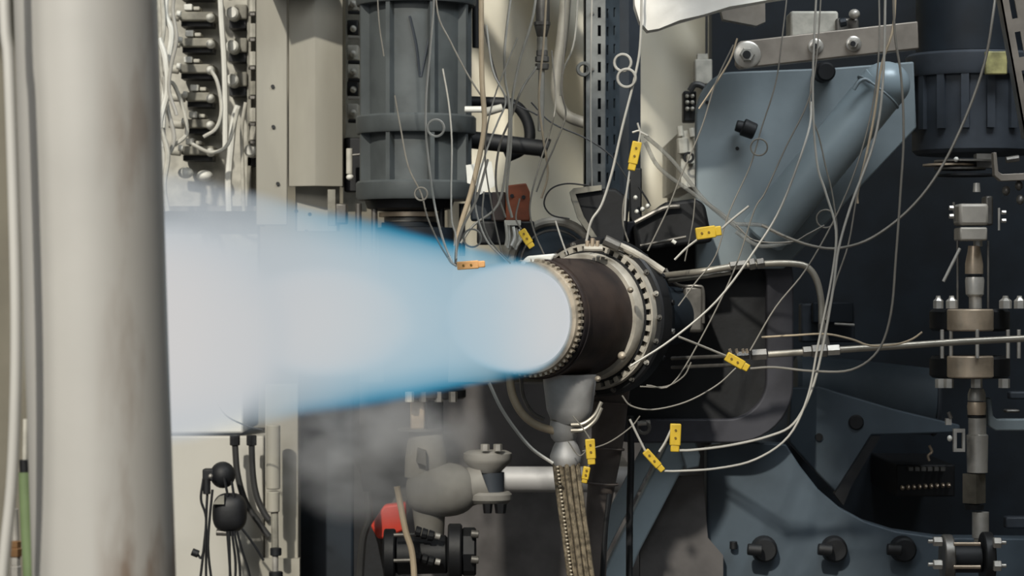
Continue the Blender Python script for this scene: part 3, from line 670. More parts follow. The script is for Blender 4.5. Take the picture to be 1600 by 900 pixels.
# dark housing top right
y = .5
dh = thing('dark_ribbed_housing', 'dark ribbed cylindrical housing at upper right behind slotted angle', 'housing')
MB().vlathe(1520, y, [(-800,88),(84,88)]).build('upper_body', navy, dh)
MB().vlathe(1520, y, [(86,100),(90,104),(116,104),(122,102)]).build('flange', slateD, dh)
MB().vlathe(1520, y, [(122,94),(236,94),(242,88)]).build('lower_body', slateD, dh)
for k in range(9):
    a = pi+pi*k/8+.1; c = W(1520,122,y); c2 = W(1520,205,y); q = Vector((cos(a), sin(a), 0)); tq = Vector((-sin(a), cos(a), 0)); s = S(y); vs = []
    for zz in (c.z, c2.z):
        for (rr, tt) in ((90,-6),(101,-6),(101,6),(90,6)): vs.append(Vector((c.x, y, zz))+q*rr*s+tq*tt*s)
    MB().add(vs, [(0,1,2,3),(7,6,5,4),(0,4,5,1),(1,5,6,2),(2,6,7,3),(3,7,4,0)]).build('rib', slateD, dh)
tag(MB().pbox(1540,80,1574,116,.36,.012).build('yellowed_plate', M('yellowed_label', (168,162,110), .5, 0, .2, 40, .1), bevel=.002), 'small yellowed plate on dark housing flange at upper right', 'plate')
y = -.1; s = S(y)
sa = thing('slotted_angle', 'grey slotted steel angle leaning across the top right corner', 'angle bar')
o = W(1602, 216, y); d = (W(1556,-40,y)-W(1602,216,y)).normalized(); rx = Vector((-d.z, 0, d.x)); rx = rx if rx.x > 0 else -rx
H = 300*s
MB().plate(o, rx, d, (0,1,0), 46*s, H, [(13*s, (k*61+4)*s, 22*s, (k*61+44)*s) for k in range(5)], .004).build('slotted_face', barm, sa)
MB().plate(o, (0,1,0), d, rx, .03, H, [], .003).build('side_lip', steeld, sa)

# ------------------------------------------------------------------ MOUNT FRAME behind engine
def rrect(u0, v0, u1, v1, r, n=10):
    P = []
    for cx, cy, a0 in ((u1-r,v0+r,-90),(u1-r,v1-r,0),(u0+r,v1-r,90),(u0+r,v0+r,180)):
        for i in range(n+1): a = math.radians(a0+90*i/n); P.append((cx+r*cos(a), cy+r*sin(a)))
    return P
y = .46
mf = thing('mount_frame', 'dark rounded-square mounting frame behind the engine with black inner plate', 'frame')
A = [W(u,v,y) for u, v in rrect(900,345,1240,692,92)]; B = [W(u,v,y) for u, v in rrect(940,380,1198,655,62)]; n = len(A); b = MB()
vs = A+B+[p+Vector((0,.05,0)) for p in A]+[p+Vector((0,.05,0)) for p in B]; fs = []
for i in range(n):
    j = (i+1) % n; fs += [(i,j,j+n,i+n), (i+2*n,i+3*n,j+3*n,j+2*n), (i,i+2*n,j+2*n,j), (i+n,j+n,j+3*n,i+3*n)]
b.add(vs, fs).build('frame_ring', M('grey_brown_steel', (62,62,68), .6, .2, .15, 12, .15), mf, bevel=.003)
MB().prism(rrect(930,372,1206,662,64), y+.03, .03).build('inner_plate', black, mf)
MB().pbox(1068,446,1100,520,.34,.13).build('side_lug', steeld, mf, 'grey lug', bevel=.006)
MB().ptube([(1040,420,.3),(1052,440,.3),(1066,447,.34),(1090,447,.34),(1099,455,.34),(1099,505,.34)], .34, 2.5, 8).build('weld_edge', steeld, mf)

# ------------------------------------------------------------------ THE ENGINE
en = thing('rocket_engine', 'rocket engine with brown heat-tinted sheath and toothed exit ring, firing towards the left', 'engine')
hot = M('glowing_nozzle', (200,190,180), .5, .3, .05, 30, .1, emit=((205,205,212), .9))
MB().lathe(E0, AX, [(.0,.0745),(.03,.066),(.08,.05),(.12,.03),(.15,.02)], 64, False).build('nozzle_bore', hot, en, 'glowing bore')
MB().lathe(E0, AX, [(.0,.0745),(-.004,.076),(-.004,.087),(.001,.0885),(.014,.0885),(.014,.0745)], 80, False).build('exit_ring', ringm, en)
q = AX.to_track_quat('Z', 'Y')
b = MB(); NT = 58
for k in range(NT):
    a = 2*pi*(k+.5)/NT; c, s_ = cos(a), sin(a); vs = []
    for t_ in (.0005, .010):
        for rr, tt in ((.088,-.0030),(.0928,-.0018),(.0928,.0018),(.088,.0030)): vs.append(E0+q @ Vector((rr*c-tt*s_, rr*s_+tt*c, t_)))
    b.add(vs, [(0,1,2,3),(7,6,5,4),(0,4,5,1),(1,5,6,2),(2,6,7,3),(3,7,4,0)])
o = b.build('ring_teeth', ringm, en)
MB().lathe(E0, AX, [(.013,.0880),(.013,.0935),(.015,.0945),(.022,.0945),(.158,.0945),(.16,.0925)], 96, False).build('sheath', sheath, en)
MB().lathe(E0, AX, [(.022,.0945),(.022,.0965),(.026,.0965),(.026,.0945)], 80, False).build('sheath_band', sheath, en)
MB().lathe(E0, AX, [(.156,.090),(.156,.101),(.160,.1035),(.174,.1045),(.178,.1035),(.178,.09)], 96, False).build('clamp_ring', clampm, en)
MB().lathe(E0, AX, [(.176,.09),(.176,.108),(.186,.108),(.186,.09)], 96, False).build('recess_ring', black, en)
NB = 40
lugm = MB()
lugm.add([(x_, y_, z_) for z_ in (0, .012) for x_, y_ in ((.103,-.0038),(.1165,-.0048),(.1165,.0048),(.103,.0038))], [(0,1,2,3),(7,6,5,4),(0,4,5,1),(1,5,6,2),(2,6,7,3),(3,7,4,0)])
lme = lugm.mesh('lug', clampm, .4)
for k in range(NB):
    o = D.objects.new('lug', lme); COL.objects.link(o); o.parent = en; o.location = E0+AX*.177; o.rotation_mode = 'QUATERNION'
    o.rotation_quaternion = q @ Quaternion((0,0,1), 2*pi*k/NB)
MB().lathe(E0, AX, [(.178,.1155),(.178,.119),(.192,.119),(.192,.112),(.186,.108)], 96, False).build('flange_rim', clampm, en)
MB().lathe(E0, AX, [(.192,.09),(.192,.127),(.196,.130),(.222,.130),(.226,.127),(.226,.09)], 96, False).build('rear_flange', darkgap, en)
MB().lathe(E0, AX, [(.226,.112),(.262,.112),(.268,.055),(.36,.052),(.45,.05)], 64).build('injector_body', navy, en)
for k in range(20):
    a = 2*pi*k/20; p = E0+AX*.192+q @ Vector((.1235*cos(a), .1235*sin(a), 0)); bolt(en, p, -AX, .0034, .006, steeld if k % 3 else steel)
for k in range(16):
    a = 2*pi*(k+.5)/16; p = E0+AX*.245+q @ Vector((.112*cos(a), .112*sin(a), 0)); bolt(en, p, q @ Vector((cos(a), sin(a), 0)), .005, .01, steel if k % 4 == 0 else darkgap)
for (u, v, r) in ((972,556,7),(934,592,5),(985,453,5)):
    MB().ell(W(u,v,.03), r*S(0), .012, r*S(0), 14, 8).build('scorched_bolt', ringm, en, 'scorched bolt head')
MB().ptube([(958,380),(985,392),(1012,408),(1036,424)], .12, 6, 10).build('lifting_strap', clampm, en)
MB().pcyl(944,375,968,386,.1,9,8,8).build('boss', steeld, en)
# sensor boss on top
for u in (918, 926, 934): MB().pcyl(u,372+abs(u-926)*.5,u-1,392,.08,3.2).build('sensor_stub', steelw, en)
MB().pcyl(912,389,942,389,.08,5,5,10).build('sensor_base', clampm, en)
MB().prism([(812,412),(824,400),(868,396),(862,408),(840,406),(836,420)], .0, .03).build('white_wrap', white, en, 'white heat wrap', bevel=.003)
# inlet elbow and braided hose under the chamber
ip = thing('inlet_pipe', 'matt grey inlet pipe with rounded joints below the engine sheath', 'pipe'); y = .06
MB().vlathe(890, y, [(585,42),(600,41),(640,36),(655,30),(662,24)]).build('upper_cone', pipegr, ip)
MB().vlathe(881, y, [(650,16),(655,21),(672,23),(684,20),(690,15)]).build('ball_joint', pipegr, ip)
MB().vlathe(884, y, [(688,15),(698,20),(712,25),(722,24),(728,20)]).build('flared_collar', pipegr, ip)
MB().torus(W(886,655,y), (0,0,1), 24*S(y), 3*S(y)).build('weld_ring', steeld, ip)
bh = thing('braided_hose', 'braided steel hose bundle running down from the inlet pipe', 'hose')
MB().ptube([(884,722),(892,790),(903,870),(912,960),(920,1200)], y, 18, 16).build('core', M('dark_braid', (70,64,56), .6, .4, .2, 90, .4), bh)
for du, dy in ((-17,-.01),(-8,-.02),(1,-.024),(10,-.02),(18,-.012)):
    MB().ptube([(884+du*1.0,724),(892+du,790),(903+du,870),(912+du,960),(920+du,1200)], y+dy*.8, 4.2, 8).build('braid_strand', braidm, bh)
b = MB()
for k in range(44): v = 730+k*6; u = at_line(884,722,903,870,v)-14; b.ell(W(u, v, y-.022), 3*S(y), .003, 2.4*S(y), 6, 4)
b.build('beaded_edge', M('bead_steel', (160,150,132), .5, .4, .1, 30, .05), bh)
sp_ = thing('wrapped_pipe', 'brownish wrapped pipe behind the braided steel hose', 'pipe')
y = .22
wrapm = M('brown_grey_wrap', (98,90,86), .75, .1, .15, 14, .3)
MB().ptube([(950,560),(950,640),(948,700),(940,760),(932,830),(928,1000)], y, lambda t: (31-12*t)*S(y), 20) if False else None
bb = MB(); bb.tube([W(u,v,y) for u, v in ((955,590),(952,640),(948,700),(938,770),(932,830),(928,960),(926,1200))], lambda t: (32-14*min(1,t*1.6))*S(y), 20, 5); bb.build('pipe', wrapm, sp_)
for v, r in ((628,33),(700,30),(755,26)): MB().torus(W(at_line(955,590,932,830,v), v, y), (.08,0,1), r*S(y), 2*S(y)).build('wrap_band', wrapm, sp_)
MB().ptube([(952,772),(944,850),(938,960)], y-.06, 4).build('dark_seam', black, sp_)
tag(MB().ptube([(796,580),(800,615),(815,645),(838,664),(868,674)], .05, 6.5, 12).build('cream_hose', wireT), 'cream hose curving from under the nozzle to the inlet pipe', 'hose')
tag(MB().ptube([(814,590),(818,620),(832,645),(850,655)], .08, 3, 8).build('thin_grey_tube', steeld), 'thin grey tube inside the curve of the cream hose', 'tube')
for i, r in enumerate((0, 9)): tag(MB().ptube([(892,664+r),(912,662+r),(930,648+r),(940,628+r)], .03, 3.2, 8).build('steel_tube', tubem), f'{"upper" if i==0 else "lower"} steel tube wrapping right around the inlet pipe joint', 'tube')
tag(MB().ptube([(985,650),(986,720),(984,800),(983,960)], .3, 5.5, 10).build('black_rod', black), 'slim black rod standing in front of the blue-grey strut', 'rod')

# blue-grey strut lower centre
ls = thing('angled_strut', 'light blue-grey steel channel strut sloping down-left beneath the engine', 'strut'); y = .5
MB().prism([(1044,690),(1085,697),(1000,860),(960,960),(915,960),(960,860)], y, .05).build('face', bluesh, ls, bevel=.003)
MB().prism([(1020,668),(1042,672),(1032,700),(960,840),(900,960),(870,960),(960,780)], y-.02, .012).build('front_flange', bluegr, ls, bevel=.002)
MB().prism([(1060,690),(1086,686),(1094,712),(1092,730),(1072,734)], y-.03, .03).build('end_lug', bluegr, ls, bevel=.003)
g = thing('shackle', 'small steel shackle at the head of the angled strut', 'shackle')
MB().torus(W(1006,668,.4), (.3,1,0), 9*S(.4), 3*S(.4)).build('ring', steeld, g); MB().pcyl(996,662,1016,660,.4,4).build('pin', steel, g)

# ------------------------------------------------------------------ STAINLESS TUBES right of engine
y = .12
ut = thing('bent_steel_tube', 'stainless tube leaving the engine rightwards and bending down to the tee', 'tube')
MB().ptube([(1036,431,.2),(1090,425),(1150,416),(1200,412),(1240,412),(1262,418),(1276,438),(1283,470),(1284,505),(1286,540)], y, 5.2, 12).build('tube', tubem, ut)
MB().ptube([(1046,439,.2),(1100,432),(1142,426)], y+.01, 3.5, 8).build('side_tube', tubem, ut)
for u0, u1, r in ((1140,1166,7.5),(1170,1180,10),(1182,1194,9)): MB().pcyl(u0,416-(u0-1140)*.08,u1,415-(u1-1140)*.08,y,r,n=6).build('nut', steeld, ut)
MB().pcyl(1284,505,1288,540,y,6,9,10).build('lower_nut', steeld, ut)
lt = thing('long_steel_tube', 'long straight stainless tube crossing the right side through the tee', 'tube')
MB().ptube([(1200,554),(1290,548),(1400,541),(1500,534),(1680,525)], y-.02, 5.4, 12, 0).build('tube', tubem, lt)
for v in (557, 571): MB().ptube([(1050,v+3,.25),(1150,v-1,.12)], y, 3, 8, 0).build('side_tube', steeld, lt)
for u0, u1, r, mt in ((1150,1170,7,steeld),(1174,1198,9.5,steeld),(1254,1268,9,steeld),(1268,1292,11,steeld),(1292,1312,9,steel)): MB().pcyl(u0,556-(u0-1150)*.06,u1,556-(u1-1150)*.06,y-.02,r,n=6).build('nut', mt, lt)
for u in (1140, 1150, 1160, 1166): MB().pcyl(u,545,u+2,552,y-.04,2.5,n=6).build('pin', steelw, lt)

# ------------------------------------------------------------------ RIGHT-HAND MACHINERY
y = .55
bp = thing('base_plate', 'dark blue-grey base plate with curved cut-out and black bolts, lower right', 'plate')
arc = [(1228,694),(1250,728),(1278,764),(1312,793),(1352,815),(1400,830),(1470,840)]
MB().prism([(1104,700),(1160,690)]+arc+[(1640,842),(1640,1100),(1104,1100)], y, .06).build('plate', bluedk, bp, bevel=.003)
for u in (1196, 1306, 1414):
    MB().lathe(W(u,860,y-.03), (0,1,0), [(0,16*S(y)),(.004,19*S(y)),(.03,21*S(y))], 20).build('bolt_head', black, bp); MB().pcyl(u-28,858,u-6,860,y-.05,9,10,14).build('bolt_shank', black, bp)
MB().pcyl(1146,846,1146,858,y-.01,6).build('stud', black, bp)
tag(MB().prism([(1040,748),(1098,742),(1106,840),(1130,868),(1130,1100),(1000,1100),(1000,830)], .52, .03).build('grey_brown_plate', concrete), 'grey-brown plate between the angled strut and base plate', 'plate')
gp = thing('gusset_plate', 'triangular blue-grey gusset plate with round hole, right of centre low', 'gusset')
b = MB(); b.prism([(1236,606),(1280,604),(1400,640),(1500,664),(1500,676),(1362,680),(1306,770),(1262,724),(1232,690)], .68, .04); b.build('gusset', bluedk, gp, bevel=.003); MB().pbox(1290,706,1322,726,.72,.58).build('standoff', navy, gp)
MB().lathe(W(1338,660,.675), (0,1,0), [(0,10*S(.68)),(.002,12*S(.68)),(.01,12*S(.68))], 24).build('hole_rim', black, gp); MB().lathe(W(1280,683,.675), (0,1,0), [(0,6*S(.68)),(.01,6*S(.68))], 16).build('screw', black, gp)
MB().prism([(1362,682),(1376,682),(1330,760),(1318,790),(1304,772)], .66, .03).build('dark_edge', black, gp)
bt = thing('blue_duct', 'dark blue horizontal duct behind the long stainless tube', 'duct')
MB().pcyl(1240,612,1462,628,.9,60,52,40).build('duct', bluedk, bt)
MB().torus(W(1460,628,.9), (1,0,-.05), 51*S(.9), 3*S(.9), 40, 6).build('rim', slateD, bt)
g = thing('connector_box', 'grey wall box with lid behind the stainless tee', 'box')
MB().pbox(1252,474,1336,535,.95,.05).build('box', slateD, g, bevel=.004); MB().pbox(1270,472,1334,505,.92,.03).build('lid', navy, g, bevel=.003); MB().pcyl(1304,506,1335,508,.9,2).build('latch', steel, g)
g = thing('terminal_strip', 'faint row of tan screws on a black terminal strip, lower right', 'terminal strip')
MB().pbox(1400,726,1492,776,.95,.35).build('strip_body', darkgap, g, bevel=.003)
for k in range(9): MB().ell(W(1410+9*k, 762-.5*k, .94), 3.5*S(.94), .01, 4*S(.94), 10, 6).build('screw', steelw, g)
for k in range(6): MB().pbox(1420+10*k, 730, 1427+10*k, 736, .93, .02).build('contact', steeld, g)
tag(MB().ptube([(1452,696),(1456,706),(1450,712),(1452,720)], .9, 2).build('wire_hook', steelw), 'tiny tan wire hook above the terminal strip', 'hook')

# valve column at right
vc = thing('valve_column', 'column of steel stem fittings and bolted flanges down the right side', 'valve column'); y = .25
def VL(u, prof, mt, name, n=24, dy=0, lab=None): return MB().vlathe(u, y+dy, prof, n).build(name, mt, vc, lab)
MB().pbox(1499,318,1545,352,y-.03,.06).build('clevis', M('pale_casting', (172,166,156), .5, .2, .08, 20, .1), vc, bevel=.005)
MB().pbox(1500,355,1543,376,y-.03,.06).build('clevis_base', MATS['pale_casting'], vc, bevel=.003)
MB().pbox(1540,306,1552,352,y,.04).build('clevis_cheek', steeld, vc, bevel=.003)
VL(1526, [(286,5),(300,6)], steel, 'tip'); VL(1528, [(376,7),(385,7)], steel, 'pin')
VL(1522, [(384,9),(392,10),(412,14),(428,14)], steelw, 'plug'); VL(1523, [(433,14),(438,15),(460,14),(464,10)], steel, 'collar'); VL(1524, [(464,10),(482,10)], steel, 'stem')
VL(1523, [(430,11),(434,11)], black, 'seal')
for u in (1496, 1544): MB().pcyl(u,376,u,482,y,1.8).build('guide_rod', steeld, vc)
for v in (325, 338): MB().pcyl(1483,v,1490,v,y-.03,4,n=6).build('nut', steel, vc); MB().pcyl(1565,v+7,1572,v+7,y-.03,3.5,n=6).build('nut', steel, vc)
MB().pcyl(1490,316,1491,346,y-.02,2).build('link_pin', steeld, vc); MB().pcyl(1561,325,1561,360,y-.02,2).build('link_pin', steel, vc)
for v0, v1, lb in ((483,517,'upper_flange'), (556,590,'lower_flange')):
    MB().pcyl(1515,v0,1515,v1,y+.01,62,62,40).build(lb, black, vc, 'black flange')
    MB().vlathe(1516, y-.05, [(v0,34),(v0+2,36),(v1-2,36),(v1,34)], 40).build(lb+'_hub', steelw, vc, 'shiny hub')
for u in (1472, 1486, 1527, 1575, 1592):
    MB().pcyl(u,515,u,560,y-.055 if u != 1527 else y-.09,3).build('stud', steel, vc)
for u, r in ((1466,8),(1487,9),(1571,10),(1593,9)):
    MB().vlathe(u, y-.045, [(462,r*.4),(466,r*.5),(470,r),(482,r)], 6).build('nut', steel, vc)
for u, r in ((1469,8),(1482,8),(1526,9),(1569,9)): MB().vlathe(u, y-.06, [(592,r),(606,r)], 6).build('nut', steel, vc)
VL(1526, [(607,11),(616,14),(626,14)], steel, 'reducer'); VL(1526, [(628,14),(634,15),(648,14)], steelw, 'sleeve'); VL(1526, [(649,15),(652,15)], black, 'seal')
VL(1527, [(653,14),(678,14),(680,17),(738,16)], steel, 'long_sleeve')
VL(1522, [(740,18),(786,18)], M('rubbed_steel', (130,124,112), .5, .6, .2, 16, .1), 'square_body', 4, 0); VL(1522, [(788,16),(796,14)], black, 'seal')
VL(1532, [(800,13),(840,13),(842,10),(858,10)], steel, 'lower_sleeve')
g = thing('flange_bolts', 'bolted pair of dull steel flanges at the bottom right corner', 'flange pair'); y = .2
MB().pcyl(1472,873,1488,873,y,38,38,30).build('left_flange', steeld, g); MB().pcyl(1534,873,1550,873,y,42,42,30).build('right_flange', darkgap, g); MB().pcyl(1488,873,1534,873,y,22,22,20).build('spool', black, g)
for v in (846, 882):
    MB().pcyl(1458,v,1472,v,y-.045,8,n=6).build('nut', steel, g); MB().pcyl(1450,v,1458,v,y-.045,3).build('stud', steel, g)
    MB().pcyl(1490,v+4,1532,v+4,y-.045,3).build('stud', steelw, g); MB().pcyl(1552,v+2,1564,v+2,y-.045,9,n=6).build('nut', steel, g); MB().pcyl(1564,v+2,1572,v+2,y-.045,3).build('stud', steel, g)
g = thing('linkage_discs', 'thin stacked steel linkage discs under the dark ribbed housing', 'linkage'); y = .35
for v, u, r, mt in ((252,1506,46,steeld),(258,1482,40,steelw),(264,1500,40,steeld),(274,1510,44,black)): MB().vlathe(u, y, [(v-1.5,r),(v+1.5,r)], 30).build('disc', mt, g)
MB().ell(W(1494,249,y-.05), 4*S(y), .006, 4*S(y)).build('bright_nut', white, g); MB().pbox(1526,240,1552,262,y-.02,.03).build('bracket', steeld, g)
g = thing('corner_bracket', 'pale L-shaped bracket at right edge under the dark housing', 'bracket'); y = .22
MB().prism([(1552,238),(1557,238),(1560,268),(1566,272),(1700,266),(1700,278),(1564,283),(1554,274)], y, .02).build('bracket', barm, g, bevel=.001); MB().pcyl(1572,250,1592,247,y,5,n=8).build('pin', steeld, g)
for i, (u, v) in enumerate(((1572,298),(1592,290),(1594,312))): MB().ell(W(u,v,y+.02), 6*S(y), .01, 8*S(y)).build('fitting', steeld, g)
g = thing('grey_angle', 'grey L-shaped angle bracket right of the valve column', 'bracket')
MB().prism([(1541,622),(1549,622),(1552,650),(1558,655),(1700,655),(1700,673),(1556,673),(1543,665)], .26, .03).build('bracket', bluegr, g, bevel=.002)
g = thing('small_clamp', 'small steel C-clamp left of the valve column', 'clamp'); y = .2
b = MB(); b.plate(W(1490,706,y), (1,0,0), (0,0,1), (0,1,0), 18*S(y), 36*S(y), [(5*S(y),5*S(y),14*S(y),30*S(y))], .01); b.build('frame', steel, g)
MB().ell(W(1484,685,y), 4*S(y), .006, 5*S(y)).build('bright_knob', white, g); MB().pbox(1478,654,1487,664,y,.01).build('tab', steel, g)
MB().pcyl(1482,644,1486,654,y,3).build('pin', steeld, g)
for i, (u, v, w_, h_) in enumerate(((1578,612,60,12),(1572,640,22,5),(1572,808,60,18))):
    tag(MB().pbox(u, v, u+w_, v+h_, .6, .03).build('edge_plate', slateD if i != 1 else steeld, bevel=.003), ['dark grey plate at the right edge below the black flanges', 'small dull steel tab right of the valve column', 'dark grey plate at the right edge near the bottom'][i], 'plate')
tag(MB().pcyl(1500,388,1474,440,.1,2.6).build('straight_rod', wireW), 'short straight pale rod leaning left of the valve column', 'rod')

# ------------------------------------------------------------------ WIRES
def wire(lab, pts, r=2, mt=wireG, y=-.12, ring=None, name='wire'):
    m = MB().ptube(pts, y, r*.7, 7)
    if ring:
        for (u, v, R_) in ring: m.torus(W(u, v, y-.006), (.15,1,.1), R_*S(y), r*.75*S(y), 28, 6)
    return tag(m.build(name, mt), lab, 'wire', 'thin sensor wires around the engine')
def lead(lab, plug, pts, r=2, mt=wireG, y=-.15, pm_=None, extra=None, w_=None):
    """thermocouple lead: plug (u,v,angle,len,width) and wire"""
    g = thing('sensor_lead', lab, 'sensor lead', 'sensor leads with plugs'); u, v, an, ln_, wd = plug; a = math.radians(an); s = S(y)
    b = MB(); hx, hz = ln_/2*s, wd/2*s
    b.box((-hx, -.006, -hz), (hx*.55, .006, hz)); b.box((hx*.5, -.005, -hz*.8), (hx, .005, hz*.8))
    o = b.build('plug', pm_ or yellow, g, bevel=.0015); o.location = W(u, v, y); o.rotation_euler = (0, a, 0)
    b = MB()
    for sx in (-.55, .0): b.lathe((hx*sx, -.0075, 0), (0,1,0), [(0,1.8*s),(.002,2*s)], 10)
    o2 = b.build('plug_screws', M('bronze_screw', (120,96,40), .5, .3, .1, 30, 0), o)
    MB().ptube(pts, y, r*.7, 7).build('wire', mt, g)
    for e_ in (extra or []): MB().ptube(e_, y, r*.7, 7).build('wire', mt, g)
    return g
# left group
wire('bright white wire with one small loop hanging in front of the slate housing', [(677,-80),(678,0),(672,80),(666,150),(666,210),(673,280),(682,335),(694,380,-.3),(707,412,-.34)], 2.6, wireW, -.1, [(681,200,13)])
wire('grey wire slanting down the left of the slate housing into the flame', [(617,150,.4),(626,200,.3),(638,260,.2),(658,302,.1),(668,340,-.15),(686,380,-.3),(703,408,-.34)], 2, wireG, 0, [(658,303,10)])
wire('thin wire at the upper left of the slate housing', [(588,-60,.4),(592,30),(600,88)], 1.6, wireG, .4)
wire('pale wire slanting right from the top of the slate housing', [(680,-60,.3),(684,20),(704,65),(730,115),(752,150)], 2, wireG, .3)
wire('pale wire hanging straight in front of the slate housing right side', [(692,108,.4),(701,160,.3),(706,220,.1),(705,300),(706,345,-.2),(712,368,-.3),(713,405,-.34)], 2.1, wireW, 0)
wire('grey wire joining the pale wires at the flame top', [(762,250,.1),(745,310),(724,352,-.2),(714,385,-.3),(712,412,-.34)], 3, wireG, 0)
wire('wire with a loop just right of the flame top', [(756,300,0),(754,340),(766,376),(798,412)], 2, wireG, -.06, [(738,372,14)])
wire('bright wire dropping from the paper tag to the nozzle', [(760,40,.2),(770,110),(790,155),(778,190),(762,230),(745,290),(744,330),(760,375),(785,402),(800,415)], 2.2, wireW, .05)
wire('wire from overhead to the wire comb above the nozzle', [(806,-60,.3),(790,60),(789,120),(796,170),(792,250),(778,320),(740,352),(720,380)], 3, hoseg, .2)
wire('grey wire passing left of the brown block', [(808,60,.2),(770,160),(758,240),(768,320),(785,400)], 1.8, wireG, .02)
wire('dark grey wire weaving down centre of the bundle', [(840,-60,.25),(834,20),(812,95),(800,160),(798,230),(792,300),(800,340)], 3.2, hoseg, .22)
wire('dark wire curving from the conduit union to the bundle', [(838,105,.3),(815,140),(800,180),(780,230),(775,290),(790,340)], 2.6, wireG, .24)
wire('twisted pair of grey wires below the conduit union', [(862,80,.3),(868,160),(858,210),(842,260),(828,320),(834,360),(850,398)], 2, wireG, .1)
wire('long thin wire hanging right of the conduit union', [(882,-60,.3),(883,50),(878,140),(884,180),(868,225),(852,262),(838,300)], 2, wireG, .26)
wire('wire hanging in front of the thick grey hose', [(905,-60,.4),(898,60),(880,110),(876,150)], 2.4, hoseg, .3)
wire('brownish wire hanging along the conduit', [(856,-60,.3),(850,60),(842,150),(848,210),(856,270),(846,310)], 2.6, wireT, .3)
wire('thin dark wire crossing behind the tray from upper left to lower right', [(830,160,.5),(862,192),(915,216),(955,244),(984,285)], 1.7, wireD, .5)
wire('dark wire crossing the tarpaulin at upper left', [(752,20,.6),(765,80),(790,150),(840,180)], 1.7, wireD, .6)
wire('dark looped wire left of the black tapered bracket', [(920,290,.3),(885,287),(860,296),(850,318),(862,336),(890,342)], 1.9, wireD, .3)
wire('pale wire hanging straight down the left face of the tray', [(926,-60,.5),(924,60),(923,180),(925,296)], 1.9, wireW, .5)
wire('thick white wire with two loops crossing the slotted tray to the engine', [(1003,-60,.1),(1001,60),(992,120),(972,200),(956,270),(940,320),(924,345),(916,378)], 3, wireW, .1, [(973,98,13),(979,122,14)])
wire('twisted wire pair dropping beside the black post behind tray', [(984,280,.2),(974,320),(974,352),(982,378)], 2, wireG, .2)
wire('short bright wire arching at the engine top left', [(868,345,0),(876,370),(886,398)], 2, wireW, 0)
# right group
wire('thin pale wire slanting down left past the plate edge', [(1146,70,0),(1118,130),(1096,200),(1062,280),(1042,330),(1012,392)], 1.9, wireG, 0)
wire('brownish wires draped over left end of the metal bar', [(1152,60,.05),(1140,95),(1112,140),(1092,170)], 2.2, wireT, .05)
wire('thin wire down the blue-grey plate passing the knob', [(1236,-60,-.02),(1222,60),(1212,130),(1190,200),(1172,260),(1140,330),(1118,400),(1088,440),(1060,478)], 1.7, wireG, -.05, [(1186,230,13)])
wire('wire crossing the plate to lower left behind the yellow plug', [(1286,-60,-.05),(1276,90),(1262,160),(1228,230),(1196,300),(1178,330),(1148,420),(1100,520),(1050,600),(1010,602)], 1.8, wireG, -.08)
wire('bright wire sweeping from the diagonal strut down to the engine flange', [(1268,160,-.05),(1262,210),(1222,320),(1180,390),(1120,470),(1050,530),(985,572)], 2.6, wireW, -.15)
wire('small loop of wire on the upper middle of the plate', [(1268,120,0),(1266,170),(1280,215),(1290,260),(1300,300),(1308,360),(1306,400)], 1.8, wireG, -.02, [(1290,342,14)])
wire('brown wires bunched over the right end of the metal bar', [(1400,-60,-.03),(1396,40),(1378,100),(1366,180),(1352,250),(1340,300),(1340,318)], 3, wireT, -.03)
wire('dark wire hanging across the bar and round strut', [(1372,-60,-.03),(1374,60),(1366,150),(1345,240),(1310,330),(1260,420),(1212,480),(1172,548)], 2, wireG, -.06)
wire('loose thick wire swooping from the top right corner across to the strut', [(1562,-60,-.05),(1552,20),(1538,100),(1506,190),(1466,270),(1420,328),(1362,372),(1310,388),(1268,384),(1228,370),(1190,352)], 3.2, wireG, -.1)
wire('thin wire curling down the far side of the bent tube', [(1356,240,-.05),(1340,300),(1326,380),(1306,440),(1290,500)], 2, wireG, -.05)
wire('tan wire running along above the long steel tube', [(1190,527,0),(1240,524),(1290,522),(1330,530),(1360,540),(1400,538),(1425,530),(1441,519)], 2.4, wireT, 0)
wire('faint wire curving from the small plug down under the engine', [(1150,575,-.05),(1120,602),(1072,628),(1020,640),(986,634),(972,618)], 1.9, wireG, -.05)
wire('thin wire sagging between engine flange and side tubes', [(1000,604,-.05),(1040,604),(1068,588),(1080,566)], 1.7, wireG, -.05)
wire('thin wire running from the loop leftwards to the film strip', [(1288,352,-.05),(1262,366),(1236,378),(1180,376),(1150,352)], 1.8, wireG, -.05)
wire('faint wire hanging beside the black hood', [(1086,310,.1),(1082,350),(1070,408)], 1.5, wireG, .1)
wire('pale wire curving down in front of the grey valve to the inlet pipe', [(764,598,-.02),(782,636),(806,672),(832,702),(864,724)], 4, wireW, -.02)
wire('faint dark wire arc in front of the white cabinet', [(332,585,.7),(336,620),(352,648),(382,664),(410,672)], 1.8, wireD, .7)
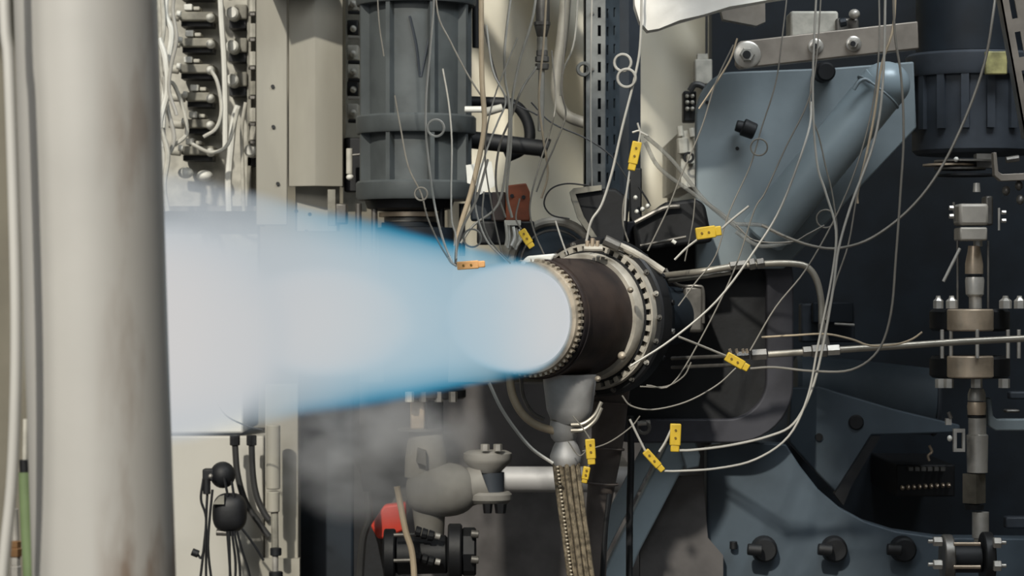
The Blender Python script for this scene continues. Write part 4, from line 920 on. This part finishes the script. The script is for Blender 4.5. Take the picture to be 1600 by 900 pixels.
wire('thin wire from the inlet pipe to the lower yellow plug', [(888,690,0),(905,712),(920,700)], 1.5, wireG, 0)
wire('thin wire under the engine leading to wrapped pipe', [(910,705,.05),(950,692),(985,668),(1000,650)], 1.7, wireG, .05)
# leads with plugs
lead('yellow plug hanging upright on pale cable right of the slotted tray', (991,244,102,46,15), [(998,222),(1000,205),(988,207)], 2.4, wireW, .1, extra=[[(984,266),(978,310),(976,345)], [(1000,205),(996,192)], [(1000,206),(1012,212)]])
lead('yellow plug lying level on wire in front of black hood', (1107,363,-8,40,19), [(1128,357),(1145,342),(1170,322)], 2.6, wireW, -.16, extra=[[(1090,374),(1072,388),(1054,406)]])
lead('yellow plug on the stainless side tubes right of the engine', (1152,566,30,40,15), [(1172,576),(1210,574),(1270,580),(1330,578),(1372,548),(1392,490),(1400,400),(1407,300),(1412,210),(1408,120),(1398,50),(1394,-60)], 2.8, wireG, -.16, extra=[[(1134,556),(1105,544),(1060,526)]])
lead('upper yellow plug with two dark screws beside the inlet pipe', (923,706,86,40,15), [(922,686),(910,668),(895,650)], 1.6, wireG, -.08)
lead('small dull yellow plug tucked beside the braided hose top', (915,742,100,26,11), [(918,730),(925,722)], 1.5, wireG, .0)
lead('upright yellow plug at the head of the angled strut', (1055,684,92,44,17), [(1060,704),(1085,703),(1140,696),(1200,682),(1240,662),(1268,610),(1286,540),(1302,450),(1310,390),(1330,320),(1366,220),(1380,120),(1384,-60)], 3, wireW, -.12, extra=[[(1052,664),(1040,690),(1030,706)]])
lead('slanting yellow plug in front of the angled strut', (1022,720,48,42,12), [(1038,736),(1060,736),(1120,732),(1180,718),(1232,682),(1262,620),(1278,540),(1300,430),(1306,360),(1290,300),(1276,250),(1270,130),(1278,-60)], 2.6, wireW, -.18, extra=[[(1008,704),(996,680),(984,655)]])
lead('small yellow plug above the nozzle beside the wire comb', (823,373,58,32,13), [(814,358),(806,340),(812,310)], 2, wireG, .02)
lead('pale orange plug glowing at the top edge of the flame', (736,414,-4,44,13), [(714,416),(705,410),(700,402)], 3, wireW, -.34, pm_=orange)
finish()
